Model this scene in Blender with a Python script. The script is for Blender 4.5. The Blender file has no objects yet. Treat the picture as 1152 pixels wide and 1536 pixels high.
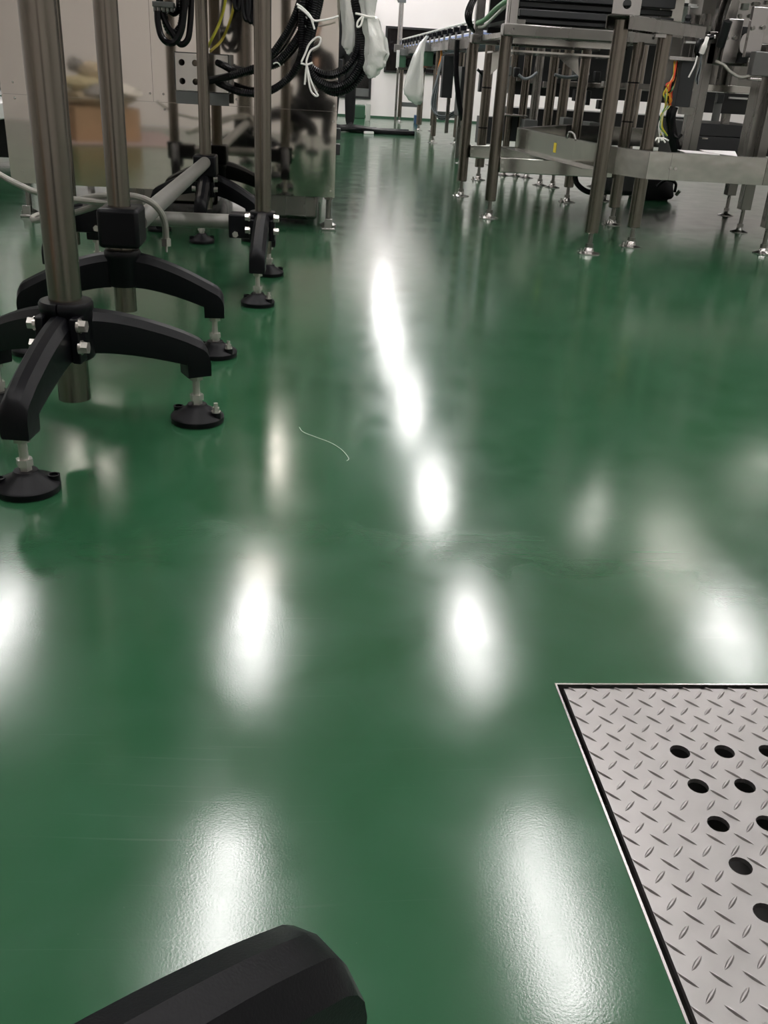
import bpy, bmesh, math, random
from mathutils import Vector, Matrix, noise
random.seed(7)
S = bpy.context.scene
COL = S.collection
# ------------------------------------------------------------------ camera
H = 0.75
F = 1380.0
PITCH = math.radians(25.797)
ROLL = math.radians(3.4136)
YAW = math.radians(-5.4)
fwd = Vector((0, math.cos(PITCH), -math.sin(PITCH)))
upv = Vector((0, math.sin(PITCH), math.cos(PITCH)))
rtv = Vector((1, 0, 0))
c_, s_ = math.cos(ROLL), math.sin(ROLL)
IX = rtv * c_ + upv * s_
IY = rtv * s_ - upv * c_
RZ = Matrix.Rotation(YAW, 3, 'Z')
IX, IY, FW = RZ @ IX, RZ @ IY, RZ @ fwd
cam_d = bpy.data.cameras.new('camera')
cam = bpy.data.objects.new('camera', cam_d)
COL.objects.link(cam)
m = Matrix((IX, -IY, -FW)).transposed().to_4x4()
m.translation = Vector((0, 0, H))
cam.matrix_world = m
cam_d.sensor_fit = 'VERTICAL'
cam_d.sensor_height = 24.0
cam_d.lens = 24.0 * F / 1536.0
cam_d.clip_start = 0.02
cam_d.clip_end = 80
S.camera = cam
# ------------------------------------------------------------------ world, exposure
W = bpy.data.worlds.new('world')
S.world = W
W.use_nodes = True
W.node_tree.nodes['Background'].inputs[0].default_value = (0.8, 0.85, 0.9, 1)
W.node_tree.nodes['Background'].inputs[1].default_value = 0.0
S.view_settings.view_transform = 'Standard'
S.view_settings.look = 'None'
S.view_settings.exposure = 0.27
S.view_settings.gamma = 1.0
S.view_settings.use_curve_mapping = False
LIGHT = 29.0          # radiance of the ceiling lamps' diffusers
CEIL = 3.0

# where things stand: a point of the picture at a known depth, side or height
def ray(x, y):
    return FW + IX * ((x - 576) / F) + IY * ((y - 768) / F)
def PY(x, y, Y):
    d = ray(x, y); return Vector((0, 0, H)) + d * (Y / d.y)
def PX(x, y, X):
    d = ray(x, y); return Vector((0, 0, H)) + d * (X / d.x)
def PZ(x, y, z=0.0):
    d = ray(x, y); return Vector((0, 0, H)) + d * ((z - H) / d.z)

# ------------------------------------------------------------------ materials
MATS = {}
def mat(name, col, rough=0.5, metal=0.0, emit=0.0, noise_scale=0, noise_amt=0.0, rough_var=0.0, bump=0.0,
        bump_scale=200, stretch=None, trans=0.0, spec=0.5, coat=0.0, alpha=1.0, sss=0.0):
    mt = bpy.data.materials.new(name); mt.use_nodes = True
    nt = mt.node_tree; b = nt.nodes['Principled BSDF']
    b.inputs['Base Color'].default_value = (*col, 1)
    b.inputs['Roughness'].default_value = rough
    b.inputs['Metallic'].default_value = metal
    b.inputs['Specular IOR Level'].default_value = spec
    b.inputs['Transmission Weight'].default_value = trans
    b.inputs['Coat Weight'].default_value = coat
    b.inputs['Alpha'].default_value = alpha
    if emit:
        b.inputs['Emission Color'].default_value = (*col, 1)
        b.inputs['Emission Strength'].default_value = emit
    if noise_scale:
        tc = nt.nodes.new('ShaderNodeTexCoord')
        mp = nt.nodes.new('ShaderNodeMapping')
        if stretch: mp.inputs['Scale'].default_value = stretch
        nt.links.new(tc.outputs['Object'], mp.inputs[0])
        n = nt.nodes.new('ShaderNodeTexNoise'); n.inputs['Scale'].default_value = noise_scale
        n.inputs['Detail'].default_value = 5
        nt.links.new(mp.outputs[0], n.inputs['Vector'])
        if noise_amt:
            r = nt.nodes.new('ShaderNodeMix'); r.data_type = 'RGBA'
            r.inputs[6].default_value = (*[c * (1 - noise_amt) for c in col], 1)
            r.inputs[7].default_value = (*[min(1, c * (1 + noise_amt)) for c in col], 1)
            nt.links.new(n.outputs['Fac'], r.inputs[0]); nt.links.new(r.outputs[2], b.inputs['Base Color'])
        if rough_var:
            q = nt.nodes.new('ShaderNodeMapRange')
            q.inputs['To Min'].default_value = max(0.02, rough - rough_var); q.inputs['To Max'].default_value = rough + rough_var
            nt.links.new(n.outputs['Fac'], q.inputs['Value']); nt.links.new(q.outputs[0], b.inputs['Roughness'])
        if bump:
            n2 = nt.nodes.new('ShaderNodeTexNoise'); n2.inputs['Scale'].default_value = bump_scale
            nt.links.new(mp.outputs[0], n2.inputs['Vector'])
            bp = nt.nodes.new('ShaderNodeBump'); bp.inputs['Strength'].default_value = bump; bp.inputs['Distance'].default_value = 0.002
            nt.links.new(n2.outputs['Fac'], bp.inputs['Height']); nt.links.new(bp.outputs[0], b.inputs['Normal'])
    MATS[name] = mt
    return mt
mat('tube_steel', (0.20, 0.178, 0.153), 0.25, 1.0, noise_scale=6, noise_amt=0.13, rough_var=0.06, stretch=(1, 1, 0.25))
mat('tube_galv', (0.27, 0.265, 0.245), 0.5, 0.7, noise_scale=25, noise_amt=0.25, rough_var=0.1)
mat('steel', (0.25, 0.24, 0.225), 0.28, 1.0, noise_scale=8, noise_amt=0.15, rough_var=0.08, stretch=(1, 1, 0.2))
mat('steel_bright', (0.46, 0.44, 0.43), 0.25, 1.0, noise_scale=10, noise_amt=0.08, rough_var=0.06)
mat('mirror_steel', (0.60, 0.56, 0.51), 0.045, 1.0, noise_scale=2.5, noise_amt=0.04, bump=0.03, bump_scale=1.6)
mat('panel_steel', (0.44, 0.43, 0.40), 0.14, 1.0, noise_scale=4, noise_amt=0.1, rough_var=0.06)
mat('skirt_steel', (0.50, 0.49, 0.455), 0.13, 1.0, noise_scale=4, noise_amt=0.1, rough_var=0.05, bump=0.5, bump_scale=7)
mat('cover_steel', (0.14, 0.14, 0.137), 0.3, 0.7, noise_scale=8, noise_amt=0.2)
mat('chrome', (0.50, 0.475, 0.44), 0.24, 0.7)
mat('plate_steel', (0.30, 0.283, 0.28), 0.36, 0.85, noise_scale=30, noise_amt=0.10, rough_var=0.06)
mat('black_plastic', (0.0022, 0.0022, 0.0035), 0.42, 0, spec=0.2, noise_scale=60, rough_var=0.05, bump=0.12, bump_scale=500)
mat('black_cable', (0.0025, 0.0025, 0.0035), 0.27, spec=0.28)
mat('black_cloth', (0.004, 0.004, 0.005), 0.85, noise_scale=40, noise_amt=0.4)
mat('pit_concrete', (0.16, 0.155, 0.15), 0.9, noise_scale=20, noise_amt=0.3)
mat('dark_machine', (0.010, 0.0105, 0.0115), 0.4, 0.2, noise_scale=6, noise_amt=0.3)
mat('dark_grey', (0.028, 0.029, 0.031), 0.4, 0.2, noise_scale=10, noise_amt=0.2)
mat('mid_grey', (0.14, 0.145, 0.14), 0.45, 0.3, noise_scale=10, noise_amt=0.15)
mat('wall_white', (0.90, 0.845, 0.83), 0.6, noise_scale=3, noise_amt=0.03)
mat('door_white', (0.74, 0.71, 0.66), 0.5, noise_scale=3, noise_amt=0.03)
mat('ceiling_white', (0.82, 0.79, 0.78), 0.8, noise_scale=3, noise_amt=0.04)
mat('lamp_light', (1.0, 0.965, 0.955), 0.5, emit=LIGHT)
mat('lamp_case', (0.75, 0.75, 0.75), 0.4)
mat('white_plastic', (0.75, 0.74, 0.72), 0.4)
mat('white_cord', (0.80, 0.78, 0.74), 0.6)
mat('paper', (0.80, 0.76, 0.77), 0.7)
mat('plastic_film', (0.78, 0.79, 0.75), 0.14, trans=0.55, noise_scale=20, bump=1.0, bump_scale=60)
mat('cardboard', (0.36, 0.235, 0.14), 0.8, noise_scale=12, noise_amt=0.12)
mat('pink_sheet', (0.34, 0.26, 0.25), 0.7)
mat('yellow_wire', (0.70, 0.62, 0.06), 0.4)
mat('red_wire', (0.62, 0.045, 0.02), 0.4)
mat('orange_wire', (0.75, 0.25, 0.03), 0.4)
mat('mid_green', (0.10, 0.28, 0.12), 0.4)
mat('blue_plastic', (0.04, 0.10, 0.22), 0.4)
mat('pale_blue', (0.33, 0.43, 0.75), 0.4)
mat('dull_green', (0.035, 0.10, 0.055), 0.4, noise_scale=10, noise_amt=0.15)
mat('grey_cable', (0.16, 0.18, 0.19), 0.4)
mat('braid', (0.32, 0.31, 0.28), 0.36, 0.9, noise_scale=900, bump=0.8, bump_scale=900)
mat('window_black', (0.012, 0.010, 0.010), 0.08, noise_scale=3, noise_amt=0.5)
mat('frame_black', (0.012, 0.012, 0.012), 0.4)
mat('skin', (0.55, 0.34, 0.25), 0.5)
mat('hair', (0.01, 0.008, 0.007), 0.5)
mat('rag', (0.40, 0.33, 0.23), 0.8, noise_scale=14, noise_amt=0.5)
mat('rag_yellow', (0.42, 0.36, 0.22), 0.7, noise_scale=14, noise_amt=0.3)
mat('rag_grey', (0.22, 0.21, 0.20), 0.8, noise_scale=14, noise_amt=0.5)
mat('rag_white', (0.60, 0.57, 0.52), 0.7, noise_scale=14, noise_amt=0.2)
mat('sticker', (0.75, 0.60, 0.05), 0.5)
mat('hair_line', (0.55, 0.55, 0.50), 0.5)

def floor_material():
    mt = bpy.data.materials.new('epoxy_floor'); mt.use_nodes = True
    nt = mt.node_tree; N = nt.nodes; L = nt.links; b = N['Principled BSDF']
    tc = N.new('ShaderNodeTexCoord')
    def nz(scale, detail=4, sc=None, dist=0):
        n = N.new('ShaderNodeTexNoise'); n.inputs['Scale'].default_value = scale; n.inputs['Detail'].default_value = detail
        n.inputs['Distortion'].default_value = dist
        if sc:
            mp = N.new('ShaderNodeMapping'); mp.inputs['Scale'].default_value = sc
            L.new(tc.outputs['Object'], mp.inputs[0]); L.new(mp.outputs[0], n.inputs['Vector'])
        else: L.new(tc.outputs['Object'], n.inputs['Vector'])
        return n
    def rng(src, a, z, lo=0.3, hi=0.7):
        q = N.new('ShaderNodeMapRange'); q.inputs['From Min'].default_value = lo; q.inputs['From Max'].default_value = hi
        q.inputs['To Min'].default_value = a; q.inputs['To Max'].default_value = z; L.new(src, q.inputs['Value']); return q.outputs[0]
    def mixc(f, a, c):
        r = N.new('ShaderNodeMix'); r.data_type = 'RGBA'
        for i, v in ((0, f), (6, a), (7, c)):
            if isinstance(v, tuple): r.inputs[i].default_value = v
            elif isinstance(v, float): r.inputs[i].default_value = v
            else: L.new(v, r.inputs[i])
        return r.outputs[2]
    big = nz(1.3, 3); mid = nz(7, 6, dist=0.6); fine = nz(60, 6)
    col = mixc(rng(big.outputs['Fac'], 0, 1), (0.0155, 0.066, 0.0275, 1), (0.021, 0.082, 0.037, 1))
    col = mixc(rng(mid.outputs['Fac'], 0, 0.35), col, (0.026, 0.098, 0.050, 1))
    # polishing swirls and fine scuffs: thin pale lines with a shape of their own
    for k, (ang, m0) in enumerate(((0.35, 0.55), (-0.9, 0.52), (1.9, 0.55))):
        mp = N.new('ShaderNodeMapping'); mp.inputs['Rotation'].default_value = (0, 0, ang); mp.inputs['Scale'].default_value = (3.0, 190.0, 1)
        mp.inputs['Location'].default_value = (k * 7.3, k * 3.1, 0)
        ad = N.new('ShaderNodeMix'); ad.data_type = 'VECTOR'; ad.inputs[0].default_value = 0.06
        L.new(tc.outputs['Object'], ad.inputs[4]); L.new(nz(1.7, 1).outputs['Color'], ad.inputs[5])
        L.new(ad.outputs[1], mp.inputs[0])
        n = N.new('ShaderNodeTexNoise'); n.inputs['Scale'].default_value = 1.0; n.inputs['Detail'].default_value = 2; L.new(mp.outputs[0], n.inputs['Vector'])
        sc = N.new('ShaderNodeMath'); sc.operation = 'MULTIPLY'
        L.new(rng(n.outputs['Fac'], 0, 1, 0.64, 0.80), sc.inputs[0]); L.new(rng(nz(2.3 + k, 3).outputs['Fac'], 0, 0.35, m0, m0 + 0.2), sc.inputs[1])
        col = mixc(sc.outputs[0], col, (0.10, 0.17, 0.12, 1))
    sp = rng(nz(240, 2).outputs['Fac'], 0, 0.5, 0.76, 0.84)
    col = mixc(sp, col, (0.12, 0.18, 0.13, 1))
    L.new(col, b.inputs['Base Color'])
    L.new(rng(mid.outputs['Fac'], 0.125, 0.18), b.inputs['Roughness'])
    b.inputs['Specular IOR Level'].default_value = 0.6
    bp = N.new('ShaderNodeBump'); bp.inputs['Strength'].default_value = 0.05; bp.inputs['Distance'].default_value = 0.001
    n1 = nz(380, 2)
    L.new(n1.outputs['Fac'], bp.inputs['Height'])
    bp2 = N.new('ShaderNodeBump'); bp2.inputs['Strength'].default_value = 0.02; bp2.inputs['Distance'].default_value = 0.004
    n2 = nz(9, 2); L.new(n2.outputs['Fac'], bp2.inputs['Height']); L.new(bp.outputs[0], bp2.inputs['Normal'])
    L.new(bp2.outputs[0], b.inputs['Normal'])
    MATS['epoxy_floor'] = mt
floor_material()

# ------------------------------------------------------------------ mesh helpers
class MB:
    def __init__(s): s.v = []; s.f = []
    def add(s, vs, fs):
        o = len(s.v); s.v += [Vector(p) for p in vs]; s.f += [[i + o for i in f] for f in fs]; return s
    def box(s, a, b, rot=0.0):
        x0, y0, z0 = a; x1, y1, z1 = b
        vs = [Vector((x, y, z)) for z in (z0, z1) for x, y in ((x0, y0), (x1, y0), (x1, y1), (x0, y1))]
        if rot:
            c = sum(vs, Vector()) / 8; R = Matrix.Rotation(rot, 3, 'Z'); vs = [c + R @ (v - c) for v in vs]
        return s.add(vs, [(3, 2, 1, 0), (4, 5, 6, 7), (0, 1, 5, 4), (1, 2, 6, 5), (2, 3, 7, 6), (3, 0, 4, 7)])
    def bar(s, p, q, w, h, up=(0, 0, 1)):
        p, q = Vector(p), Vector(q); d = (q - p).normalized(); u = Vector(up)
        if abs(d.dot(u)) > 0.98: u = Vector((0, 1, 0))
        r = d.cross(u).normalized() * (w / 2); t = r.cross(d).normalized() * (h / 2)
        vs = [c + a * r + b * t for c in (p, q) for a, b in ((-1, -1), (1, -1), (1, 1), (-1, 1))]
        return s.add(vs, [(0, 1, 2, 3), (7, 6, 5, 4), (0, 4, 5, 1), (1, 5, 6, 2), (2, 6, 7, 3), (3, 7, 4, 0)])
    def cyl(s, p, q, r, n=20, r2=None, cap=True):
        return s.tube([p, q], [r, r if r2 is None else r2], n, cap)
    def tube(s, pts, rs, n=10, cap=True):
        pts = [Vector(p) for p in pts]
        if not isinstance(rs, (list, tuple)): rs = [rs] * len(pts)
        o = len(s.v); u = None
        for i, p in enumerate(pts):
            d = (pts[min(i + 1, len(pts) - 1)] - pts[max(i - 1, 0)]).normalized()
            if u is None: u = d.orthogonal().normalized()
            u = (u - d * u.dot(d))
            u = u.normalized() if u.length > 1e-6 else d.orthogonal().normalized()
            w = d.cross(u)
            for k in range(n):
                a = 2 * math.pi * k / n; s.v.append(p + (u * math.cos(a) + w * math.sin(a)) * rs[i])
        for i in range(len(pts) - 1):
            for k in range(n):
                a, b = o + i * n + k, o + i * n + (k + 1) % n; s.f.append([a, b, b + n, a + n])
        if cap:
            s.f.append([o + k for k in reversed(range(n))]); e = o + (len(pts) - 1) * n; s.f.append([e + k for k in range(n)])
        return s
    def lathe(s, prof, c=(0, 0, 0), n=28):
        o = len(s.v); c = Vector(c)
        for r, z in prof:
            for k in range(n):
                a = 2 * math.pi * k / n; s.v.append(c + Vector((r * math.cos(a), r * math.sin(a), z)))
        for i in range(len(prof) - 1):
            for k in range(n):
                a, b = o + i * n + k, o + i * n + (k + 1) % n; s.f.append([a, b, b + n, a + n])
        s.f.append([o + k for k in reversed(range(n))]); e = o + (len(prof) - 1) * n; s.f.append([e + k for k in range(n)])
        return s
    def prism(s, poly, d):
        poly = [Vector(p) for p in poly]; d = Vector(d); n = len(poly)
        nrm = Vector()
        for i in range(n): nrm += (poly[i] - poly[0]).cross(poly[(i + 1) % n] - poly[0])
        if nrm.dot(d) > 0: poly.reverse()
        return s.add(poly + [p + d for p in poly], [list(range(n)), [n + i for i in reversed(range(n))]] +
                     [[(i + 1) % n, i, n + i, n + (i + 1) % n] for i in range(n)])
    def hexa(s, p, q, r): return s.cyl(p, q, r, 6)
    def build(s, name, material, parent=None, smooth=35, bevel=0.0, center=None, kind=None, data_only=False):
        """links the collected shapes as one mesh object; vertices are world coordinates"""
        lo = Vector((min(v[i] for v in s.v) for i in range(3))); hi = Vector((max(v[i] for v in s.v) for i in range(3)))
        c = Vector(center) if center is not None else Vector(((lo.x + hi.x) / 2, (lo.y + hi.y) / 2, lo.z))
        me = bpy.data.meshes.new(name)
        me.from_pydata([v - c for v in s.v], [], s.f); me.update()
        me.materials.append(MATS[material] if isinstance(material, str) else material)
        if smooth:
            me.shade_smooth(); me.set_sharp_from_angle(angle=math.radians(smooth))
        o = bpy.data.objects.new(name, me); COL.objects.link(o)
        o['_w'] = list(c)
        if parent is not None:
            o.parent = parent; o.location = c - Vector(parent['_w'])
        else: o.location = c
        if bevel:
            b = o.modifiers.new('bevel', 'BEVEL'); b.width = bevel; b.segments = 2; b.limit_method = 'ANGLE'; b.angle_limit = math.radians(40)
        if kind: o['kind'] = kind
        return o
def inst(me, name, parent, loc, rz=0.0):
    """another object sharing a mesh, loc in world coordinates"""
    o = bpy.data.objects.new(name, me); COL.objects.link(o); o['_w'] = list(loc)
    if parent is not None: o.parent = parent; o.location = Vector(loc) - Vector(parent['_w'])
    else: o.location = loc
    o.rotation_euler.z = rz
    return o
def tag(o, label, cat, group=None):
    o['label'] = label; o['category'] = cat
    if group: o['group'] = group
    return o
def thing(name, label, cat, loc, group=None):
    o = bpy.data.objects.new(name, None); COL.objects.link(o); o.location = loc; o['_w'] = list(loc); o.empty_display_size = 0.05
    return tag(o, label, cat, group)
def struct(name, mb, material, smooth=0, parent=None, bevel=0):
    o = mb.build(name, material, parent, smooth=smooth, bevel=bevel)
    if parent is None: o['kind'] = 'structure'
    return o
def carve(o, cut):
    """cuts a real recess out of o"""
    c = cut.build('cutter', 'steel', None, smooth=0)
    for q in (o, c):
        bm = bmesh.new(); bm.from_mesh(q.data); bmesh.ops.recalc_face_normals(bm, faces=bm.faces); bm.to_mesh(q.data); bm.free()
    md = o.modifiers.new('cut', 'BOOLEAN'); md.object = c; md.operation = 'DIFFERENCE'; md.solver = 'EXACT'
    bpy.context.view_layer.update()
    me = bpy.data.meshes.new_from_object(o.evaluated_get(bpy.context.evaluated_depsgraph_get()))
    o.modifiers.clear(); o.data = me; bpy.data.objects.remove(c)
    return o
def pbox(mb, x0, y0, x1, y1, Y, d, back=None):
    """box whose front face covers picture box x0..x1, y0..y1 at depth Y, d deep"""
    xm, ym = (x0 + x1) / 2, (y0 + y1) / 2
    X0, X1 = PY(x0, ym, Y).x, PY(x1, ym, Y).x; Z1, Z0 = PY(xm, y0, Y).z, PY(xm, y1, Y).z
    return mb.box((X0, Y, Z0), (X1, Y + d, Z1))
def spline(pts, n=8):
    """smooth path through points (Catmull-Rom)"""
    P = [Vector(p) for p in pts]; P = [P[0] * 2 - P[1]] + P + [P[-1] * 2 - P[-2]]; out = []
    for i in range(1, len(P) - 2):
        a, b, c, d = P[i - 1:i + 3]
        for k in range(n):
            t = k / n
            out.append(0.5 * ((2 * b) + (c - a) * t + (2 * a - 5 * b + 4 * c - d) * t * t + (3 * b - a - 3 * c + d) * t ** 3))
    out.append(P[-2]); return out
def resample(pts, step):
    out = [pts[0]]; acc = 0.0
    for a, b in zip(pts, pts[1:]):
        L = (b - a).length; t = step - acc
        while t <= L and L > 0:
            out.append(a.lerp(b, t / L)); t += step
        acc = (acc + L) % step
    return out
def conduit(pts, r, pitch=0.009, n=9):
    """ribbed flexible conduit"""
    p = resample(spline(pts, 10), pitch / 3); rs = [r * (0.86 if i % 3 == 0 else 1.0) for i in range(len(p))]
    return MB().tube(p, rs, n)

# ================================================================== the room
XL, XR, YB, YF = -6.0, 8.0, -1.95, 16.1
# cover plate opening
px0, px1, py0, py1 = 0.3449, 1.10, 0.05, 1.0140
fl = MB()
for (a, b, c, d) in ((XL, YB, XR, py0), (XL, py1, XR, YF), (XL, py0, px0, py1), (px1, py0, XR, py1)):
    fl.add([(a, b, 0), (c, b, 0), (c, d, 0), (a, d, 0)], [(0, 1, 2, 3)])
struct('floor', fl, 'epoxy_floor')
struct('ceiling', MB().box((XL, YB, CEIL), (XR, YF, CEIL + 0.1)), 'ceiling_white')
struct('wall_left', MB().box((XL - 0.15, YB, 0), (XL, YF, CEIL)), 'wall_white')
struct('wall_right', MB().box((XR, YB, 0), (XR + 0.15, YF, CEIL)), 'wall_white')
struct('wall_back', MB().box((XL, YB - 0.15, 0), (XR, YB, CEIL)), 'wall_white')
struct('wall_far', MB().box((XL, YF, 0), (XR, YF + 0.15, CEIL)), 'wall_white')
struct('baseboard_far', MB().box((XL, YF - 0.02, 0), (XR, YF, 0.03)), 'dull_green')
# dark interior window and a black framed glazed door in the far wall
def window(name, X0, X1, Z0, Z1, Y, bar=0.03, split=None):
    fr = MB()
    fr.box((X0, Y - 0.03, Z0), (X0 + bar, Y, Z1)).box((X1 - bar, Y - 0.03, Z0), (X1, Y, Z1))
    fr.box((X0 + bar, Y - 0.03, Z1 - bar), (X1 - bar, Y, Z1)).box((X0 + bar, Y - 0.03, Z0), (X1 - bar, Y, Z0 + bar))
    w = struct(name, fr, 'frame_black')
    z = Z0 + bar if split is None else split
    MB().box((X0 + bar, Y - 0.014, z), (X1 - bar, Y - 0.006, Z1 - bar)).build('window_pane', 'window_black', w)
    if split is not None:
        MB().box((X0 + bar, Y - 0.014, Z0 + bar), (X1 - bar, Y - 0.006, split)).build('lower_panel', 'mid_grey', w)
window('window_1', 1.10, 2.55, 0.67, 1.32, YF)
window('window_2', 0.30, 0.91, 0.27, 1.60, YF, 0.035, 0.42)

# ------------------------------------------------------------------ ceiling lamps (seen as glare on the floor)
lampcase = lampdiff = None
for ix, X in enumerate((-2.15, -0.36, 1.22, 3.15, 5.0)):
    for iy in range(1, 8):
        Y = -1.75 + 2.44 * iy + (0.0 if iy < 6 else 0.15)
        t = thing('ceiling_light_offscreen', 'white linear ceiling lamp in the rows over the green floor', 'lamp', (X, Y, CEIL), 'ceiling lamps in rows')
        if lampcase is None:
            a = MB().box((X - 0.115, Y - 0.58, CEIL - 0.05), (X + 0.115, Y + 0.58, CEIL)).build('lamp_housing_offscreen', 'lamp_case', t, smooth=0)
            b = MB().box((X - 0.095, Y - 0.56, CEIL - 0.062), (X + 0.095, Y + 0.56, CEIL - 0.05)).build('diffuser_offscreen', 'lamp_light', t, smooth=0)
            lampcase, lampdiff = a.data, b.data
        else:
            inst(lampcase, 'lamp_housing_offscreen', t, (X, Y, CEIL - 0.05)); inst(lampdiff, 'diffuser_offscreen', t, (X, Y, CEIL - 0.062))

# ------------------------------------------------------------------ checker plate drain cover
cov = thing('drain_cover', 'perforated steel checker plate cover set flush in the green floor', 'floor plate', (px0, py0, 0))
g = 0.0085
ax0, ax1, ay0, ay1 = px0 + 0.0105, px1 - 0.0105, py0 + 0.0105, py1 - 0.0105
HX0, HY0, HDX, HDY, HR = 0.4716, 0.8744, 0.0578, 0.0608, 0.0125
NX, NYH = 9, 9
gx0, gx1 = HX0 - HDX / 2, HX0 + HDX * (NX - 0.5); gy1, gy0 = HY0 + HDY / 2, HY0 - HDY * (NYH - 0.5)
pl = MB(); ZT = 0.0
for (a, b, c, d) in ((ax0, ay0, ax1, gy0), (ax0, gy1, ax1, ay1), (ax0, gy0, gx0, gy1), (gx1, gy0, ax1, gy1)):
    pl.add([(a, b, ZT), (c, b, ZT), (c, d, ZT), (a, d, ZT)], [(0, 1, 2, 3)])
for i in range(NX):
    for j in range(NYH):
        cx, cy = HX0 + i * HDX, HY0 - j * HDY; n = 16; vs = []
        for k in range(n):
            a = 2 * math.pi * k / n + math.pi / 4; ca, sa = math.cos(a), math.sin(a); q = max(abs(ca), abs(sa))
            vs += [(cx + HR * ca, cy + HR * sa, ZT), (cx + HDX / 2 * ca / q, cy + HDY / 2 * sa / q, ZT), (cx + HR * ca, cy + HR * sa, ZT - 0.006)]
        fs = []
        for k in range(n):
            a, b = 3 * k, 3 * ((k + 1) % n); fs += [(a, a + 1, b + 1, b), (a, b, b + 2, a + 2)]
        pl.add(vs, fs)
e = 0.006
pl.add([(ax0, ay0, ZT), (ax1, ay0, ZT), (ax1, ay1, ZT), (ax0, ay1, ZT), (ax0, ay0, ZT - e), (ax1, ay0, ZT - e), (ax1, ay1, ZT - e), (ax0, ay1, ZT - e)],
       [(0, 4, 5, 1), (1, 5, 6, 2), (2, 6, 7, 3), (3, 7, 4, 0)])
pl.build('plate', 'plate_steel', cov, smooth=0)
lz = MB()
def lug(cx, cy, ang):
    L, w, h = 0.0118, 0.0026, 0.0022; ca, sa = math.cos(ang), math.sin(ang); vs = []
    def P(u, v, z): return (min(ax1, max(ax0, cx + u * ca - v * sa)), min(ay1, max(ay0, cy + u * sa + v * ca)), z)
    if cx < ax0 - 0.004 or cx > ax1 + 0.004 or cy > ay1 + 0.004 or cy < ay0 - 0.004: return
    for i in range(NX):
        if abs(cx - HX0 - i * HDX) < HR + 0.0075:
            j = round((HY0 - cy) / HDY)
            if 0 <= j < NYH and math.hypot(cx - HX0 - i * HDX, cy - HY0 + j * HDY) < HR + 0.0075: return
    prof = [(-1, 0.03), (-0.6, 0.72), (0, 1), (0.6, 0.72), (1, 0.03)]
    for u, k in prof: vs += [P(u * L, -w * k, ZT - 0.0002), P(u * L, -w * 0.35 * k, ZT + h * k), P(u * L, w * 0.35 * k, ZT + h * k), P(u * L, w * k, ZT - 0.0002)]
    fs = []
    for i in range(4):
        for k in range(3): a = 4 * i + k; fs.append((a, a + 4, a + 5, a + 1))
    lz.add(vs, fs)
for i in range(-2, 24):
    for j in range(-2, 30):
        lug(0.3626 + 0.0322 * i, 0.9710 - 0.0344 * j, math.radians(-47)); lug(0.3782 + 0.0322 * i, 0.9886 - 0.0344 * j, math.radians(46))
lz.build('tread_pattern', 'plate_steel', cov, kind='stuff')
rim = MB()
r0 = 0.0028
rim.box((px0, py0, -0.03), (px0 + r0, py1, 0.0012)).box((px1 - r0, py0, -0.03), (px1, py1, 0.0012))
rim.box((px0 + r0, py0, -0.03), (px1 - r0, py0 + r0, 0.0012)).box((px0 + r0, py1 - r0, -0.03), (px1 - r0, py1, 0.0012))
rim.build('rim', 'steel_bright', cov, smooth=0)
pit = MB()
d = -0.22
pit.add([(px0, py0, 0), (px1, py0, 0), (px1, py1, 0), (px0, py1, 0), (px0, py0, d), (px1, py0, d), (px1, py1, d), (px0, py1, d)],
        [(0, 1, 5, 4), (1, 2, 6, 5), (2, 3, 7, 6), (3, 0, 4, 7), (4, 5, 6, 7)])
pit.build('pit', 'pit_concrete', cov, smooth=0)

# ================================================================== black tripod stands with steel posts
_cache = {}
def pad_foot(parent, x, y, ztop, bolt_ang, anchored=True, rad=0.06):
    key = (round(rad, 3),)
    if key not in _cache:
        p = MB().lathe([(rad * 0.97, 0), (rad, 0.003), (rad, 0.013), (rad * 0.95, 0.017), (rad * 0.42, 0.034), (rad * 0.36, 0.041), (rad * 0.30, 0.041)], (0, 0, 0))
        for s in (-1, 1): p.lathe([(0.0115, 0.008), (0.0115, 0.0285), (0.0085, 0.0285), (0.0085, 0.024)], (s * (rad - 0.012), 0, 0), 16)
        o = p.build('foot_pad', 'black_plastic', None, center=(0, 0, 0)); _cache[key] = o.data; bpy.data.objects.remove(o)
        b = MB().lathe([(0.0105, 0.028), (0.0105, 0.031), (0.0095, 0.031)], (rad - 0.012, 0, 0), 16).hexa((rad - 0.012, 0, 0.031), (rad - 0.012, 0, 0.040), 0.0085)
        b.cyl((rad - 0.012, 0, 0.040), (rad - 0.012, 0, 0.050), 0.005, 10)
        o = b.build('anchor_bolt', 'chrome', None, center=(0, 0, 0)); _cache['ab', round(rad, 3)] = o.data; bpy.data.objects.remove(o)
    f = inst(_cache[key], 'foot', parent, (x, y, 0), bolt_ang)
    if anchored:
        b = bpy.data.objects.new('anchor_bolt', _cache['ab', round(rad, 3)]); COL.objects.link(b); b.parent = f
    s = MB().cyl((x, y, 0.036), (x, y, ztop), 0.0088, 14).build('threaded_stem', 'chrome', parent)
    MB().lathe([(0.012, 0.041), (0.012, 0.050), (0.0155, 0.0505), (0.0155, 0.064)], (x, y, 0), 6).build('nut', 'chrome', s, smooth=0)
    MB().hexa((x, y, ztop - 0.014), (x, y, ztop), 0.0165).build('lock_nut', 'chrome', s, smooth=0)
    return f
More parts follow.
